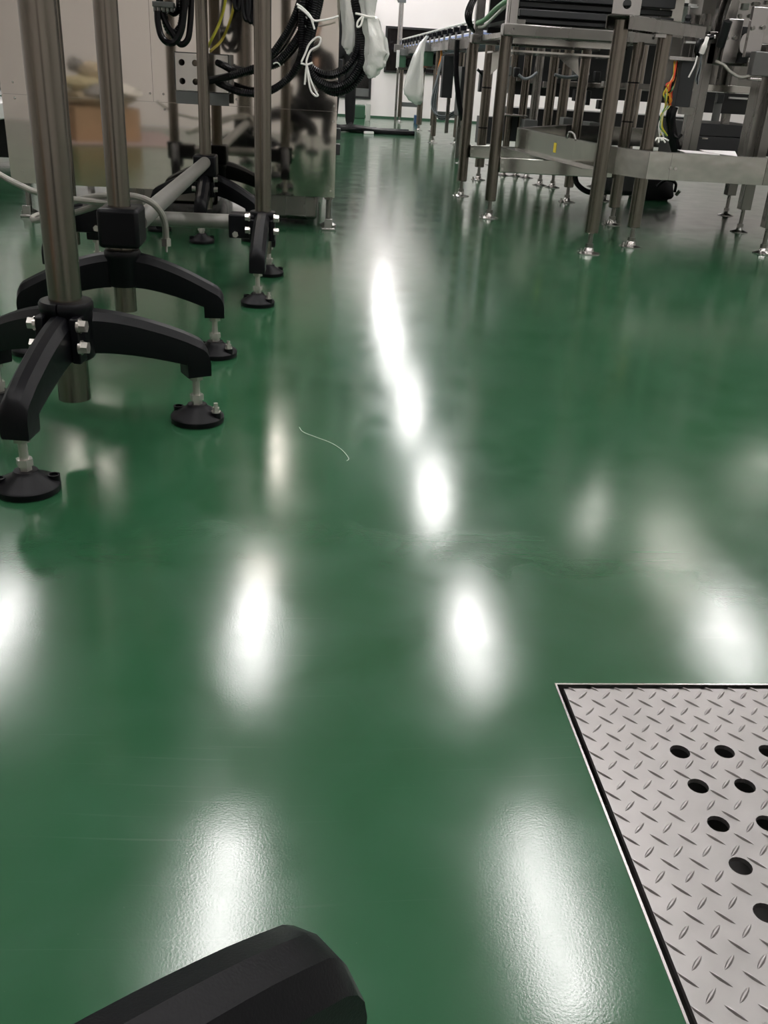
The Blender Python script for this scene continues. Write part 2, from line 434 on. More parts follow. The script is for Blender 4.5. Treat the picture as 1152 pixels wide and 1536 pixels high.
def arm_mesh(c, ang, R, k=1.0, w=0.052, zt0=0.277, zt1=0.213, zb0=0.188, zsock=0.11, r0=0.03, rise=0.0):
    er = Vector((math.cos(ang), math.sin(ang), 0)); et = Vector((-er.y, er.x, 0)); c = Vector((c[0], c[1], 0)); mb = MB()
    rs = R + 0.027; n = 12; st = []
    for i in range(n + 1):
        s = i / n; r = r0 + (R - 0.027 - r0) * s
        zt = zt0 - (zt0 - zt1) * (s ** 1.5); zb = zb0 - 0.048 * (s ** 1.5); st.append((r, zt, zb))
    r1, ztl, zbl = st[-1]
    st.append((r1 + 0.001, ztl - 0.0005, zsock))
    st += [(R - 0.008, ztl - 0.010, zsock), (R + 0.010, ztl - 0.020, zsock), (R + 0.018, ztl - 0.028, zsock), (R + 0.024, ztl - 0.039, zsock), (rs, ztl - 0.053, zsock)]
    vs = []; m_ = 9
    for (r, zt, zb) in st:
        h = zt - zb; ch = min(0.021, h * 0.5); hw = w / 2
        sec = [(-hw * 0.94, zb), (-hw, zb + 0.006), (-hw, zt - ch), (-hw * 0.55, zt - 0.005), (0, zt), (hw * 0.55, zt - 0.005), (hw, zt - ch), (hw, zb + 0.006), (hw * 0.94, zb)]
        vs += [c + (er * r + et * t + Vector((0, 0, z))) * k for t, z in sec]
    fs = []
    for i in range(len(st) - 1):
        for k in range(m_):
            a = i * m_ + k; b = i * m_ + (k + 1) % m_; fs.append((a, a + m_, b + m_, b))
    fs.append([k for k in range(m_)]); e_ = (len(st) - 1) * m_; fs.append([e_ + k for k in reversed(range(m_))])
    return mb.add(vs, fs)
def stand(root, cx, cy, arms, tube_r, ztop, zbot=0.10, hub=(0.178, 0.287), pad=0.06, split=None, zoff=0.0, anchors=(), hub_r=0.049, sock=0.11, post_mat='tube_steel', k=1.0):
    z0, z1 = hub
    MB().cyl((cx, cy, zbot), (cx, cy, ztop), tube_r, 32).build('post', post_mat, root)
    h = MB().lathe([(hub_r - 0.004, z0), (hub_r, z0 + 0.006), (hub_r, z1 - 0.022), (hub_r + 0.003, z1 - 0.017), (hub_r + 0.003, z1 - 0.005), (hub_r, z1), (tube_r + 0.0015, z1 + 0.001), (tube_r - 0.004, z1 + 0.001)], (cx, cy, 0), 36)
    hb = h.build('hub', 'black_plastic', root)
    if split is not None:
        a = math.radians(split); er = Vector((math.cos(a), math.sin(a), 0)); et = Vector((-er.y, er.x, 0)); c = Vector((cx, cy, 0))
        for s in (-1, 1):
            p = c + er * (hub_r - 0.006) + et * (s * 0.035)
            MB().bar(p + Vector((0, 0, z0 + 0.004)), p + Vector((0, 0, z1 - 0.022)), 0.018, 0.040, er).build('clamp_lug', 'black_plastic', hb, bevel=0.003)
        # slit in the clamp rim
        q = c + er * (hub_r + 0.0045)
        carve(hb, MB().bar(q + Vector((0, 0, z1 - 0.024)), q + Vector((0, 0, z1 + 0.006)), 0.003, 0.022, er))
        for s in (-1, 1):
            for zz in (z0 + 0.037, z0 + 0.080):
                p = c + er * (hub_r + 0.004) + et * (s * 0.044) + Vector((0, 0, zz)); b = MB()
                b.cyl(p - et * s * 0.004, p + et * s * 0.002, 0.0145, 16).hexa(p + et * s * 0.002, p + et * s * 0.014, 0.0125)
                b.build('clamp_bolt', 'chrome', hb)
    for i, (deg, R) in enumerate(arms):
        a = math.radians(deg)
        arm_mesh((cx, cy), a, R / k, zsock=sock / k, k=k).build('arm', 'black_plastic', root, smooth=28, bevel=0.0)
        fx, fy = cx + R * math.cos(a), cy + R * math.sin(a)
        pad_foot(root, fx, fy, sock + 0.002, a + math.radians(anchors[i] if i < len(anchors) else 110), anchored=(i < len(anchors)), rad=pad)
def polar(c, p): return math.degrees(math.atan2(p[1] - c[1], p[0] - c[0])), math.hypot(p[0] - c[0], p[1] - c[1])

# stand in front
cA = (-0.488, 1.885)
tA = thing('tripod_stand', 'black three-armed tripod stand on a thick steel post, its post end hanging below the hub', 'stand', (cA[0], cA[1], 0))
aF, rF_ = polar(cA, (-0.520, 1.612)); aR, rR_ = polar(cA, (-0.250, 2.005))
stand(tA, *cA, [(aR, rR_), (aF, rF_), (aF - 122, 0.27)], 0.0325, 1.10, 0.088, split=aF, anchors=(-50,), hub=(0.178, 0.295), hub_r=0.050)
# joined pair: a post with two arms, tied by a long tube to the post near the polished cabinet
cB = (-0.492, 2.51); cC = (-0.478, 4.46)
tBC = thing('conveyor_stand', 'grey tube joining two black-footed posts, one with a large square clamp block', 'frame', (cB[0], cB[1], 0))
aR, rR_ = polar(cB, (-0.259, 2.528))
stand(tBC, *cB, [(aR, rR_), (aR + 178, 0.25)], 0.0285, 1.10, 0.122, hub=(0.190, 0.283), anchors=(-40,), hub_r=0.044)
aF, rF_ = polar(cC, (-0.484, 4.265)); aL, rL_ = polar(cC, (-0.709, 4.53))
stand(tBC, *cC, [(aF, rF_), (aL, rL_), (aL - 186, 0.235)], 0.026, 1.10, 0.12, hub=(0.172, 0.262), split=aF, hub_r=0.042, pad=0.056)
MB().box((-0.541, 2.455, 0.293), (-0.437, 2.575, 0.391)).build('clamp_block', 'black_plastic', tBC, bevel=0.010)
MB().box((-0.528, 4.40, 0.262), (-0.428, 4.52, 0.352)).build('clamp_block', 'black_plastic', tBC, bevel=0.008)
MB().cyl((-0.458, 2.56, 0.345), (-0.476, 4.43, 0.322), 0.0255, 24).build('cross_tube', 'tube_galv', tBC)
# second pair, tied across
cD = (-0.168, 3.375); cF = (-0.836, 3.39)
tDF = thing('conveyor_stand', 'grey tube between two black-footed posts, clamped in a flat block with a bolt', 'frame', (cD[0], cD[1], 0))
aF, rF_ = polar(cD, (-0.175, 3.135)); aK, rK_ = polar(cD, (-0.159, 3.63))
stand(tDF, *cD, [(aF, rF_), (aK, rK_)], 0.0285, 1.10, 0.13, hub=(0.176, 0.272), split=aF, hub_r=0.044, anchors=(60,), pad=0.057)
stand(tDF, *cF, [(-92, 0.24), (82, 0.235)], 0.0285, 1.10, 0.13, hub=(0.176, 0.272), hub_r=0.044)
MB().box((-0.286, 3.335, 0.182), (-0.195, 3.415, 0.263)).build('clamp_block', 'black_plastic', tDF, bevel=0.006)
MB().box((-0.815, 3.345, 0.178), (-0.715, 3.43, 0.262)).build('clamp_block', 'black_plastic', tDF, bevel=0.006)
MB().cyl((-0.27, 3.375, 0.232), (-0.73, 3.388, 0.229), 0.0255, 24).build('cross_tube', 'tube_galv', tDF)
for x in (-0.262, -0.735):
    MB().hexa((x, 3.337, 0.197), (x, 3.325, 0.197), 0.011).build('block_bolt', 'chrome', tDF)
# nearest stand: only the end of one arm reaches into the picture
tE = thing('tripod_stand', 'black tripod stand by the camera with one arm tip reaching over the floor', 'stand', (-0.230, 0.130, 0))
cE = (-0.230, 0.130)
aE, rE_ = polar(cE, (-0.004, 0.393))
stand(tE, *cE, [(aE, rE_), (aE + 120, rE_), (aE - 120, rE_)], 0.042, 0.55, 0.14, hub=(0.240, 0.398), hub_r=0.067, sock=0.1485, k=1.35)

# ================================================================== polished machine cabinet
FY = 4.74
CX0, CX1 = -1.425, 0.112
cab = thing('machine_cabinet', 'polished stainless steel machine cabinet with mirror-like riveted panels on short feet', 'machine', (-0.66, 5.4, 0))
MB().box((CX0 + 0.004, FY + 0.006, 0.160), (CX1 - 0.004, 6.3, 2.0)).build('body', 'panel_steel', cab, smooth=0)
MB().box((CX0, FY, 0.158), (CX1, FY + 0.006, 0.5445)).build('front_panel', 'mirror_steel', cab, smooth=0)
MB().box((CX0, FY, 0.5465), (-0.7405, FY + 0.006, 2.0)).build('front_panel', 'mirror_steel', cab, smooth=0)
MB().box((-0.7390, FY, 0.5465), (CX1, FY + 0.006, 2.0)).build('front_panel', 'mirror_steel', cab, smooth=0)
MB().box((-1.0, 5.2, 0.03), (-0.50, 6.2, 0.16)).build('base_pan', 'steel', cab, bevel=0.02)
MB().box((-0.32, 4.86, 0.03), (0.03, 6.2, 0.16)).build('base_pan', 'steel', cab, bevel=0.02)
for (x, y) in ((225, 140), (245, 141), (247, 164), (355, 149), (501, 159), (500, 182), (496, 287), (19, 123), (22, 147), (35, 257)):
    p = PY(x, y, FY)
    MB().cyl(p + Vector((0, 0.002, 0)), p - Vector((0, 0.005, 0)), 0.0062, 12, 0.0045).build('rivet', 'chrome', cab)
for (x, y) in ((0.085, 4.80), (-1.372, 4.80), (0.05, 6.2), (-1.37, 6.2)):
    lg = MB().cyl((x, y, 0.03), (x, y, 0.162), 0.013, 14).build('foot_rod', 'steel', cab)
    MB().box((x - 0.032, y - 0.06, 0.0), (x + 0.032, y + 0.05, 0.012)).box((x - 0.02, y - 0.056, 0.012), (x + 0.02, y - 0.036, 0.055)).build('floor_cleat', 'steel_bright', lg, bevel=0.002)
    MB().lathe([(0.042, 0.012), (0.042, 0.022), (0.018, 0.034)], (x, y, 0), 20).build('foot_disc', 'steel', lg)
    MB().hexa((x, y, 0.142), (x, y, 0.162), 0.022).build('lock_nut', 'steel', lg)
for z in (0.35, 0.42, 0.72):
    MB().box((CX1 - 0.004, 4.78, z), (CX1 + 0.022, 4.84, z + 0.05)).build('hinge', 'dark_grey', cab, bevel=0.003)

# cable gland plate on the cabinet with eight round holes
def hole_plate(x0, x1, z0, z1, yf, cols, rows, r, depth=0.02):
    mb = MB(); xs = [x0 + (x1 - x0) * i / cols for i in range(cols + 1)]; zs = [z0 + (z1 - z0) * i / rows for i in range(rows + 1)]
    for i in range(cols):
        for j in range(rows):
            cx, cz = (xs[i] + xs[i + 1]) / 2, (zs[j] + zs[j + 1]) / 2; hx, hz = (xs[i + 1] - xs[i]) / 2, (zs[j + 1] - zs[j]) / 2; n = 20; vs = []; fs = []
            for k in range(n):
                a = 2 * math.pi * (k + 0.5) / n; ca, sa = math.cos(a), math.sin(a); q = max(abs(ca), abs(sa))
                vs += [(cx + r * ca, yf, cz + r * sa), (cx + hx * ca / q, yf, cz + hz * sa / q), (cx + r * ca, yf + depth, cz + r * sa)]
            for k in range(n):
                a, b = 3 * k, 3 * ((k + 1) % n); fs += [(a, b, b + 1, a + 1), (a, a + 2, b + 2, b)]
            mb.add(vs, fs)
    return mb
GY = 4.60
gp = thing('gland_plate', 'grey steel gland plate with two rows of round cable holes on the polished cabinet', 'cable plate', (-0.51, GY, 0.55))
a = PY(262, 79, GY); b = PY(343, 160, GY); gx0_, gx1_, gz1_, gz0_ = a.x, b.x, PY(302, 81, GY).z, PY(302, 137, GY).z; gl_ = PY(302, 157, GY).z
hole_plate(gx0_, gx1_, gz0_, gz1_, GY, 4, 2, 0.0135).build('plate', 'panel_steel', gp, smooth=0)
bx_ = MB(); t_ = 0.004
bx_.box((gx0_ - t_, GY - 0.002, gz0_), (gx0_, FY, gz1_)).box((gx1_, GY, gz0_), (gx1_ + t_, FY, gz1_)).box((gx0_ - t_, GY, gz1_), (gx1_ + t_, FY, gz1_ + t_))
bx_.build('box', 'dark_grey', gp, smooth=0)
MB().box((gx0_ - 0.002, GY - 0.004, gl_), (gx1_ + 0.002, GY, gz0_ - 0.004)).box((gx0_ - 0.002, GY, gz0_ - 0.006), (gx1_ + 0.002, FY, gz0_ - 0.003)).build('lower_lip', 'mid_grey', gp, smooth=0)

# black ribbed conduits
def pts(lst, Y): return [PY(x, y, Y if len(q) == 0 else q[0]) for (x, y, *q) in lst]
CG = 'black ribbed conduits by the polished cabinet'
def cond(label, lst, Y, r=0.0165):
    o = conduit(pts(lst, Y), r).build('ribbed_conduit', 'black_cable', None, smooth=0); tag(o, label, 'conduit', CG); return o
cond('black ribbed conduit leaving the top right hole of the gland plate', [(322, 92, 4.63), (333, 97, 4.58), (352, 106, 4.54), (378, 106, 4.5), (405, 84), (428, 52), (446, 14), (456, -30), (460, -80)], 4.5, 0.0155)
cond('black ribbed conduit rising steeply from the lower row of the gland plate', [(300, 122, 4.63), (318, 120, 4.57), (345, 114, 4.5), (380, 103), (408, 97), (432, 76), (452, 46), (466, 8), (472, -30), (474, -80)], 4.48)
cond('black ribbed conduit sagging lowest out of the gland plate', [(322, 121, 4.63), (336, 128, 4.57), (360, 138, 4.52), (388, 140), (410, 134), (434, 115), (450, 88), (454, 50), (458, 0), (462, -80)], 4.51)
cond('black ribbed conduit looping shallowest towards the plastic-wrapped bundle', [(462, -60), (456, -10), (452, 45), (456, 84), (470, 104), (494, 113), (518, 104), (536, 78), (538, 40), (531, 0), (526, -60)], 4.46)
cond('black ribbed conduit looping mid-depth towards the plastic-wrapped bundle', [(484, -60), (474, 0), (462, 55), (458, 92), (474, 119), (500, 131), (526, 119), (543, 88), (544, 48), (537, 0), (532, -60)], 4.44)
cond('black ribbed conduit looping deepest towards the plastic-wrapped bundle', [(490, -60), (480, 0), (467, 55), (463, 98), (480, 127), (505, 139), (532, 125), (550, 92), (551, 48), (545, 0), (541, -60)], 4.47)
def cableloop(label, lst, Y, r, matn='black_cable', name='cable', cat='cable', group='black cables hanging between the posts', n=10):
    o = MB().tube(spline(pts(lst, Y), 8), r, n).build(name, matn, None); tag(o, label, cat, group); return o
cableloop('thin black cable loop hanging from the grey connector', [(236, 16), (237, 34), (242, 54), (252, 64), (263, 62), (272, 46), (276, 20), (280, -20), (281, -70)], 3.56, 0.011)
cableloop('thin black cable loop crossing under the grey connector', [(242, 16), (247, 30), (256, 46), (270, 66), (281, 60), (285, 40), (287, 0), (286, -70)], 3.58, 0.0105)
cableloop('thin black cable curled tightly behind the grey connector', [(254, 16), (262, 20), (268, 10), (268, -20), (266, -70)], 3.62, 0.0105)
o = conduit(pts([(275, -70), (274, 0), (273, 30), (266, 46), (256, 48), (249, 36), (246, 16)], 3.60), 0.0125).build('ribbed_conduit', 'black_cable', None, smooth=0)
tag(o, 'black ribbed conduit curling up to the grey connector', 'conduit')
cn = thing('cable_connector', 'grey multi-pin cable connector hanging between the steel posts', 'connector', PY(240, 20, 3.58))
mb = MB(); pbox(mb, 228, 2, 260, 11, 3.555, 0.05); mb.build('housing', 'mid_grey', cn, bevel=0.003)
for x in (230, 236.5, 243, 249.5, 255):
    mb = MB(); pbox(mb, x, 9, x + 4, 18, 3.56, 0.03); mb.build('gland', 'mid_grey', cn, bevel=0.002)
mb = MB().tube(spline(pts([(240, 4), (238, -10), (240, -40), (244, -75)], 3.58), 6), 0.012, 10); mb.build('cable', 'black_cable', cn)
cableloop('yellow cable running down behind the post to the gland plate', [(344, -60), (338, 0), (330, 32), (318, 58), (309, 76, 4.64)], 4.52, 0.006, 'yellow_wire', group=None)
for i, lst in enumerate(([(352, -60), (352, 0), (355, 14), (359, 4), (360, -60)], [(362, -60), (364, 10), (370, 30), (375, 10), (374, -60)], [(370, -60), (372, 20), (378, 32), (382, 10), (380, -60)])):
    cableloop(['short black cable bight beside the yellow cable', 'black cable bight hanging behind the slim post', 'lowest black cable bight next to the slim post'][i], lst, 4.40, 0.010)
# white tie strings
SG = 'white tie strings on the conduits'
def string(label, lsts, Y, r=0.0042):
    t = thing('tie_string', label, 'string', pts(lsts[0], Y)[0], SG)
    for l in lsts: MB().tube(spline(pts(l, Y), 6), r, 7).build('strand', 'white_cord', t)
string('white string tied in a long bow round the sagging conduits', [[(452, 93), (458, 80), (464, 66), (475, 56), (481, 58), (478, 68), (466, 76), (460, 90), (460, 97)], [(460, 97), (466, 120), (474, 138), (477, 143), (472, 143), (465, 132), (460, 97)], [(451, 95), (460, 97), (469, 94)], [(460, 97), (458, 115), (457, 127)]], 4.415)
string('white string knotted across the bundled conduits with a loose end', [[(445, 6), (454, 12), (464, 22), (470, 30), (478, 31), (495, 28), (508, 24)], [(446, 10), (456, 17), (466, 27), (470, 34)], [(466, 25), (472, 44)]], 4.41)
string('white string bow round the plastic-wrapped conduit', [[(533, 20), (542, 22), (552, 25), (563, 26)], [(545, 23), (537, 32), (536, 40), (541, 38), (545, 24)]], 4.40)
for (x, y, l) in ((455, 27, 'upper white cable tie on the rising conduit'), (455, 41, 'lower white cable tie on the rising conduit'), (414, 96, 'white cable tie on the conduit beside the steel post')):
    c = PY(x, y, 4.478); k = MB()
    k.tube([c + Vector((0.018 * math.cos(a * 0.35 - 2.2), -0.006 - 0.018 * abs(math.sin(a * 0.35 - 2.2)) * 0.6, 0.006 * math.sin(a * 0.7))) for a in range(7)], 0.0028, 6)
    tag(k.build('cable_tie', 'white_cord', None), l, 'cable tie')
mb = MB(); pbox(mb, 447, 53, 459, 61, 4.47, 0.04); tag(mb.build('cable_clip', 'mid_grey', None, bevel=0.003), 'grey cable clip around the rising conduit', 'clip')

# plastic-wrapped bundles
def bag(name, label, prof, Y, group, amp=0.18, seed=0, lobes=5, flat=0.6):
    """hanging crumpled film: prof = [(x, y, half width px)] down the picture"""
    mb = MB(); n = 22; o = 0; path = []
    P = []
    for i in range(len(prof) - 1):
        for k in range(5):
            t = k / 5; P.append(tuple(prof[i][j] * (1 - t) + prof[i + 1][j] * t for j in range(3)))
    P.append(prof[-1])
    vs = []
    for i, (x, y, w) in enumerate(P):
        c = PY(x, y, Y); r = (PY(x + w, y, Y) - c).length
        for k in range(n):
            a = 2 * math.pi * k / n
            q = 1 + amp * math.sin(lobes * a + seed + i * 0.12) + amp * 1.3 * noise.noise(Vector((math.cos(a) * 1.6 + seed, math.sin(a) * 1.6, i * 0.28)))
            vs.append(c + Vector((r * q * math.cos(a), r * q * flat * math.sin(a), 0.012 * noise.noise(Vector((a, i * 0.5, seed))))))
    fs = [(i * n + k, i * n + (k + 1) % n, (i + 1) * n + (k + 1) % n, (i + 1) * n + k) for i in range(len(P) - 1) for k in range(n)]
    fs += [[k for k in reversed(range(n))], [(len(P) - 1) * n + k for k in range(n)]]
    mb.add(vs, fs)
    return tag(mb.build(name, 'plastic_film', None, smooth=60), label, 'plastic bag', group)
bag('plastic_wrap', 'narrow strip of clear plastic film hanging beside the cabinet edge', [(519, -60, 7), (519, 0, 8), (522, 25, 9), (523, 50, 9), (522, 68, 9), (523, 76, 5), (523, 81, 2)], 4.50, None, 0.15, 1.0, 4, 0.35)
bag('plastic_wrap', 'wide crumpled plastic film tied with string to the conduits', [(555, -60, 14), (552, 0, 13), (553, 22, 9), (556, 30, 11), (562, 55, 15), (566, 80, 17), (562, 98, 14), (558, 110, 10), (557, 116, 4)], 4.42, None, 0.20, 3.0, 5, 0.45)

# braided metal hose lying over the tubes
br = thing('braided_hose', 'braided metal hose draped over the grey tubes, one end hanging down', 'hose', PY(230, 303, 2.72))
HY = 2.68
p1 = spline([PY(-60, 225, 2.9), PY(0, 262, 2.9), PY(28, 277, 2.85), PY(60, 290, 2.8), PY(110, 299, 2.74), PY(160, 304, 2.68), PY(195, 305, 2.64), PY(214, 303, 2.62), PY(206, 297, 2.70), PY(182, 298, 2.72), PY(150, 307, 2.74), PY(112, 319, 2.76), PY(75, 325, 2.8), PY(54, 331, 2.86), PY(50, 326, 2.9), PY(70, 318, 2.92), PY(110, 302, 2.80), PY(150, 294, 2.70), PY(196, 294, 2.62), PY(222, 301, 2.60), PY(238, 314, 2.60), PY(247, 334, 2.61), PY(249, 362, 2.62)], 7)
MB().tube(p1, 0.0088, 10).build('hose', 'braid', br)
e1 = PY(249, 361, 2.62); MB().hexa(e1 + Vector((0, 0, 0.006)), e1 - Vector((0, 0, 0.014)), 0.014).cyl(e1 - Vector((0, 0, 0.014)), e1 - Vector((0, 0, 0.030)), 0.004, 8).build('end_fitting', 'chrome', br)

# things left of and behind the camera, mirrored in the polished cabinet
mcx, mcy = -1.93, 0.30; ra = math.atan2(-0.335, 0.49)
box = thing('cardboard_box', 'open brown cardboard box heaped with rags, mirrored in the cabinet', 'box', (mcx, mcy, 0))
o = MB().box((mcx - 0.30, mcy - 0.22, 0.012), (mcx + 0.30, mcy + 0.22, 0.29), ra).build('carton', 'cardboard', box, smooth=0)
tag(MB().box((-2.6, -0.9, 0.0), (-1.35, 0.75, 0.012), ra * 0.4).build('floor_sheet', 'pink_sheet', None, smooth=0), 'pinkish cardboard sheet lying under the box of rags', 'sheet')
def lump(name, label, c, r, material, seed, group):
    mb = MB(); n, m_ = 16, 10; vs = []
    for i in range(m_ + 1):
        th = math.pi * i / m_
        for k in range(n):
            a = 2 * math.pi * k / n; d = Vector((math.sin(th) * math.cos(a), math.sin(th) * math.sin(a), math.cos(th)))
            q = 1 + 0.45 * noise.noise(d * 2.4 + Vector((seed, 0, 0))); vs.append(Vector(c) + Vector((d.x * r[0], d.y * r[1], d.z * r[2])) * q)
    fs = [(i * n + k, (i + 1) * n + k, (i + 1) * n + (k + 1) % n, i * n + (k + 1) % n) for i in range(m_) for k in range(n)]
    mb.add(vs, fs); return tag(mb.build(name, material, None, smooth=60), label, 'rag', group)
RG = 'rags heaped in the cardboard box'
lump('rag_bundle', 'grey brown rag bundle filling the cardboard box', (mcx, mcy, 0.36), (0.30, 0.24, 0.11), 'rag', 1, RG)
lump('rag_bundle', 'dark grey rag on the heap in the box', (mcx + 0.08, mcy + 0.16, 0.40), (0.17, 0.10, 0.07), 'rag_grey', 2, RG)
lump('rag_bundle', 'yellowish rag on the heap in the box', (mcx - 0.10, mcy + 0.10, 0.47), (0.18, 0.10, 0.06), 'rag_yellow', 3, RG)
lump('rag_bundle', 'topmost brown rag on the heap in the box', (mcx + 0.02, mcy - 0.02, 0.56), (0.20, 0.13, 0.09), 'rag', 4, RG)
lump('rag_bundle', 'off-white rag slipping off the heap in the box', (mcx + 0.22, mcy + 0.02, 0.42), (0.18, 0.12, 0.05), 'rag_white', 5, RG)
lump('rag_bundle', 'small grey rag ball on top of the heap', (mcx - 0.16, mcy + 0.02, 0.62), (0.07, 0.06, 0.06), 'rag_grey', 6, RG)
# machine seen past the cabinet's far side
lm = thing('packing_machine', 'white machine with dark base beyond the polished cabinet', 'machine', (-2.6, 6.6, 0))
MB().box((-3.3, 6.3, 0.32), (-1.95, 7.2, 0.42)).build('bed', 'white_plastic', lm, bevel=0.01)
MB().box((-3.3, 6.35, 0.46), (-2.08, 7.1, 1.3)).build('hood', 'steel', lm, bevel=0.02)
for x in (-2.1, -2.6): MB().cyl((x, 6.4, 0.0), (x, 6.4, 0.33), 0.03, 14).build('leg', 'dark_grey', lm)
MB().box((-3.3, 6.9, 0.05), (-2.0, 7.15, 0.33)).build('base', 'dark_machine', lm)

# ================================================================== right-hand steel machinery
def steel_leg(parent, x, y, ztop, r=0.032, zb=0.094, foot_r=0.056, matn='tube_steel', lug=True):
    l = MB().lathe([(r - 0.004, zb), (r, zb + 0.004), (r, ztop)], (x, y, 0), 26).build('leg', matn, parent)
    MB().cyl((x, y, 0.02), (x, y, zb + 0.01), 0.0115, 12).build('threaded_rod', 'steel', l)
    MB().hexa((x, y, 0.028), (x, y, 0.046), 0.019).build('lock_nut', 'steel', l)
    MB().lathe([(foot_r, 0), (foot_r, 0.003), (foot_r * 0.45, 0.010), (0.022, 0.022), (0.018, 0.028)], (x, y, 0), 24).build('foot_disc', 'steel_bright', l)
    if lug: MB().hexa((x - foot_r * 0.75, y - 0.012, 0.004), (x - foot_r * 0.75, y - 0.012, 0.024), 0.007).build('anchor_bolt', 'steel_bright', l)
    return l
def channel(p, q, w, h, z1, t=0.004):
    """inverted U channel, top at z1"""
    p = Vector((p[0], p[1], 0)); q = Vector((q[0], q[1], 0)); d = (q - p).normalized(); s = Vector((-d.y, d.x, 0))
    Z = Vector((0, 0, 1)); sec = [(-w / 2, -h), (-w / 2, -0.006), (-w / 2 + 0.006, 0), (w / 2 - 0.006, 0), (w / 2, -0.006), (w / 2, -h)]
    ins = [(w / 2 - t, -h), (w / 2 - t, -0.007), (w / 2 - 0.008, -t), (-w / 2 + 0.008, -t), (-w / 2 + t, -0.007), (-w / 2 + t, -h)]
    poly = [p + s * a + Z * (z1 + b) for a, b in sec + ins]
    return MB().prism(poly, q - p)
# conveyor frame on four legs
t1 = thing('transfer_conveyor', 'stainless conveyor frame on four round legs with upper and lower cross channels', 'conveyor', (1.35, 5.9, 0))
LA, LB, LE, LF = (1.015, 5.437), (0.992, 6.40), (1.728, 5.402), (1.703, 6.352)
for (x, y), z in ((LA, 0.94), (LB, 0.915), (LE, 0.94), (LF, 0.915)): steel_leg(t1, x, y, z)
ch_a = MB().box((0.985, 5.375, 0.930), (1.825, 5.470, 0.988)).build('upper_channel', 'steel', t1, bevel=0.006)
ch_b = MB().box((0.972, 6.350, 0.908), (1.788, 6.440, 0.962)).build('upper_channel', 'steel', t1, bevel=0.006)
MB().box((1.02, 5.47, 0.925), (1.07, 6.35, 0.955)).build('side_rail', 'steel', t1, bevel=0.003)
MB().box((1.70, 5.47, 0.925), (1.75, 6.35, 0.955)).build('side_rail', 'steel', t1, bevel=0.003)
MB().box((1.044, 5.415, 0.250), (1.70, 5.455, 0.330)).build('lower_channel', 'panel_steel', t1, bevel=0.004)
MB().box((1.022, 6.36, 0.244), (1.68, 6.40, 0.323)).build('lower_channel', 'panel_steel', t1, bevel=0.004)
for (x, y, z) in ((1.058, 5.414, 0.270), (1.058, 5.414, 0.305), (1.036, 6.359, 0.265), (1.036, 6.359, 0.30)):
    MB().hexa((x, y, z), (x, y - 0.007, z), 0.008).build('bolt', 'chrome', t1)
for (x, y, z) in ((1.035, 5.374, 0.962), (1.79, 5.374, 0.962), (1.01, 6.349, 0.94), (1.75, 6.349, 0.94)):
    carve(ch_a if y < 6 else ch_b, MB().cyl((x, y - 0.01, z), (x, y + 0.05, z), 0.007, 16))
MB().box((1.07, 5.52, 0.900), (1.70, 5.53, 0.985)).build('belly_plate', 'panel_steel', t1)
MB().box((1.07, 5.53, 0.860), (1.70, 6.33, 0.870)).build('belly_plate', 'panel_steel', t1)
MB().prism([(1.10, 6.30, 0.87), (1.24, 6.30, 0.87), (1.10, 6.30, 0.74)], (0, 0.006, 0)).build('gusset', 'panel_steel', t1)
MB().prism([(1.64, 6.30, 0.87), (1.50, 6.30, 0.87), (1.66, 6.30, 0.76)], (0, 0.006, 0)).build('gusset', 'panel_steel', t1)
for (x, y) in ((1.0, 5.39), (0.985, 6.36)):
    mb = MB().box((x, y, 0.955), (x + 0.012, y + 0.055, 1.35)).box((x + 0.012, y, 0.955), (x + 0.055, y + 0.010, 1.35)); mb.build('upright_angle', 'steel_bright', t1, bevel=0.002)
    MB().box((x + 0.05, y + 0.004, 0.985), (x + 0.10, y + 0.02, 1.01)).build('angle_foot', 'steel', t1, bevel=0.002)
for i, (z0, z1, y, mt_) in enumerate(((0.998, 1.020, 5.44, 'dark_machine'), (1.028, 1.062, 5.42, 'dark_grey'), (1.072, 1.10, 5.46, 'dark_machine'), (1.106, 1.16, 5.43, 'dark_grey'), (1.17, 1.21, 5.45, 'dark_machine'))):
    MB().box((1.07, y, z0), (1.90, y + 0.05, z1)).build('slat_bar', mt_, t1, bevel=0.004)
MB().box((1.06, 5.55, 1.0), (1.90, 6.30, 1.02)).build('bed_plate', 'dark_machine', t1)
MB().box((1.06, 6.32, 0.97), (1.90, 6.36, 1.16)).build('slat_bar', 'dark_machine', t1)
for i, (z) in enumerate((1.015, 1.045)):
    MB().cyl((1.55 + 0.1 * i, 5.40, z), (1.55 + 0.1 * i, 5.43, z), 0.010, 12).build('knob', 'white_plastic', t1)
for lst, mt_, lab in ((((1.00, 6.40, 1.02), (1.00, 6.1, 1.03), (1.01, 5.8, 1.075), (1.02, 5.42, 1.11), (1.12, 5.38, 1.18)), 'mid_green', 'green strip slanting between the conveyor frame uprights'),  # slanting strip between the uprights, drawn as a tube in even green
                      (((1.01, 6.40, 1.00), (1.01, 6.15, 1.00), (1.01, 5.9, 1.03), (1.02, 5.6, 1.075), (1.03, 5.42, 1.10), (1.06, 5.36, 1.2)), 'white_cord', 'white hose sagging between the conveyor frame uprights')):
    tag(MB().tube(spline(lst, 8), 0.014 if mt_ == 'mid_green' else 0.009, 10).build('hose', mt_, None), lab, 'hose')
for k in range(4):
    MB().tube(spline([(0.985, 6.36 + 0.012 * k, 0.97), (0.955 - 0.01 * k, 6.34, 1.03), (0.96 - 0.012 * k, 6.35, 1.10), (0.985, 6.37, 1.16 + 0.02 * k)], 6), 0.006, 8).build('side_cable', 'black_cable', t1)
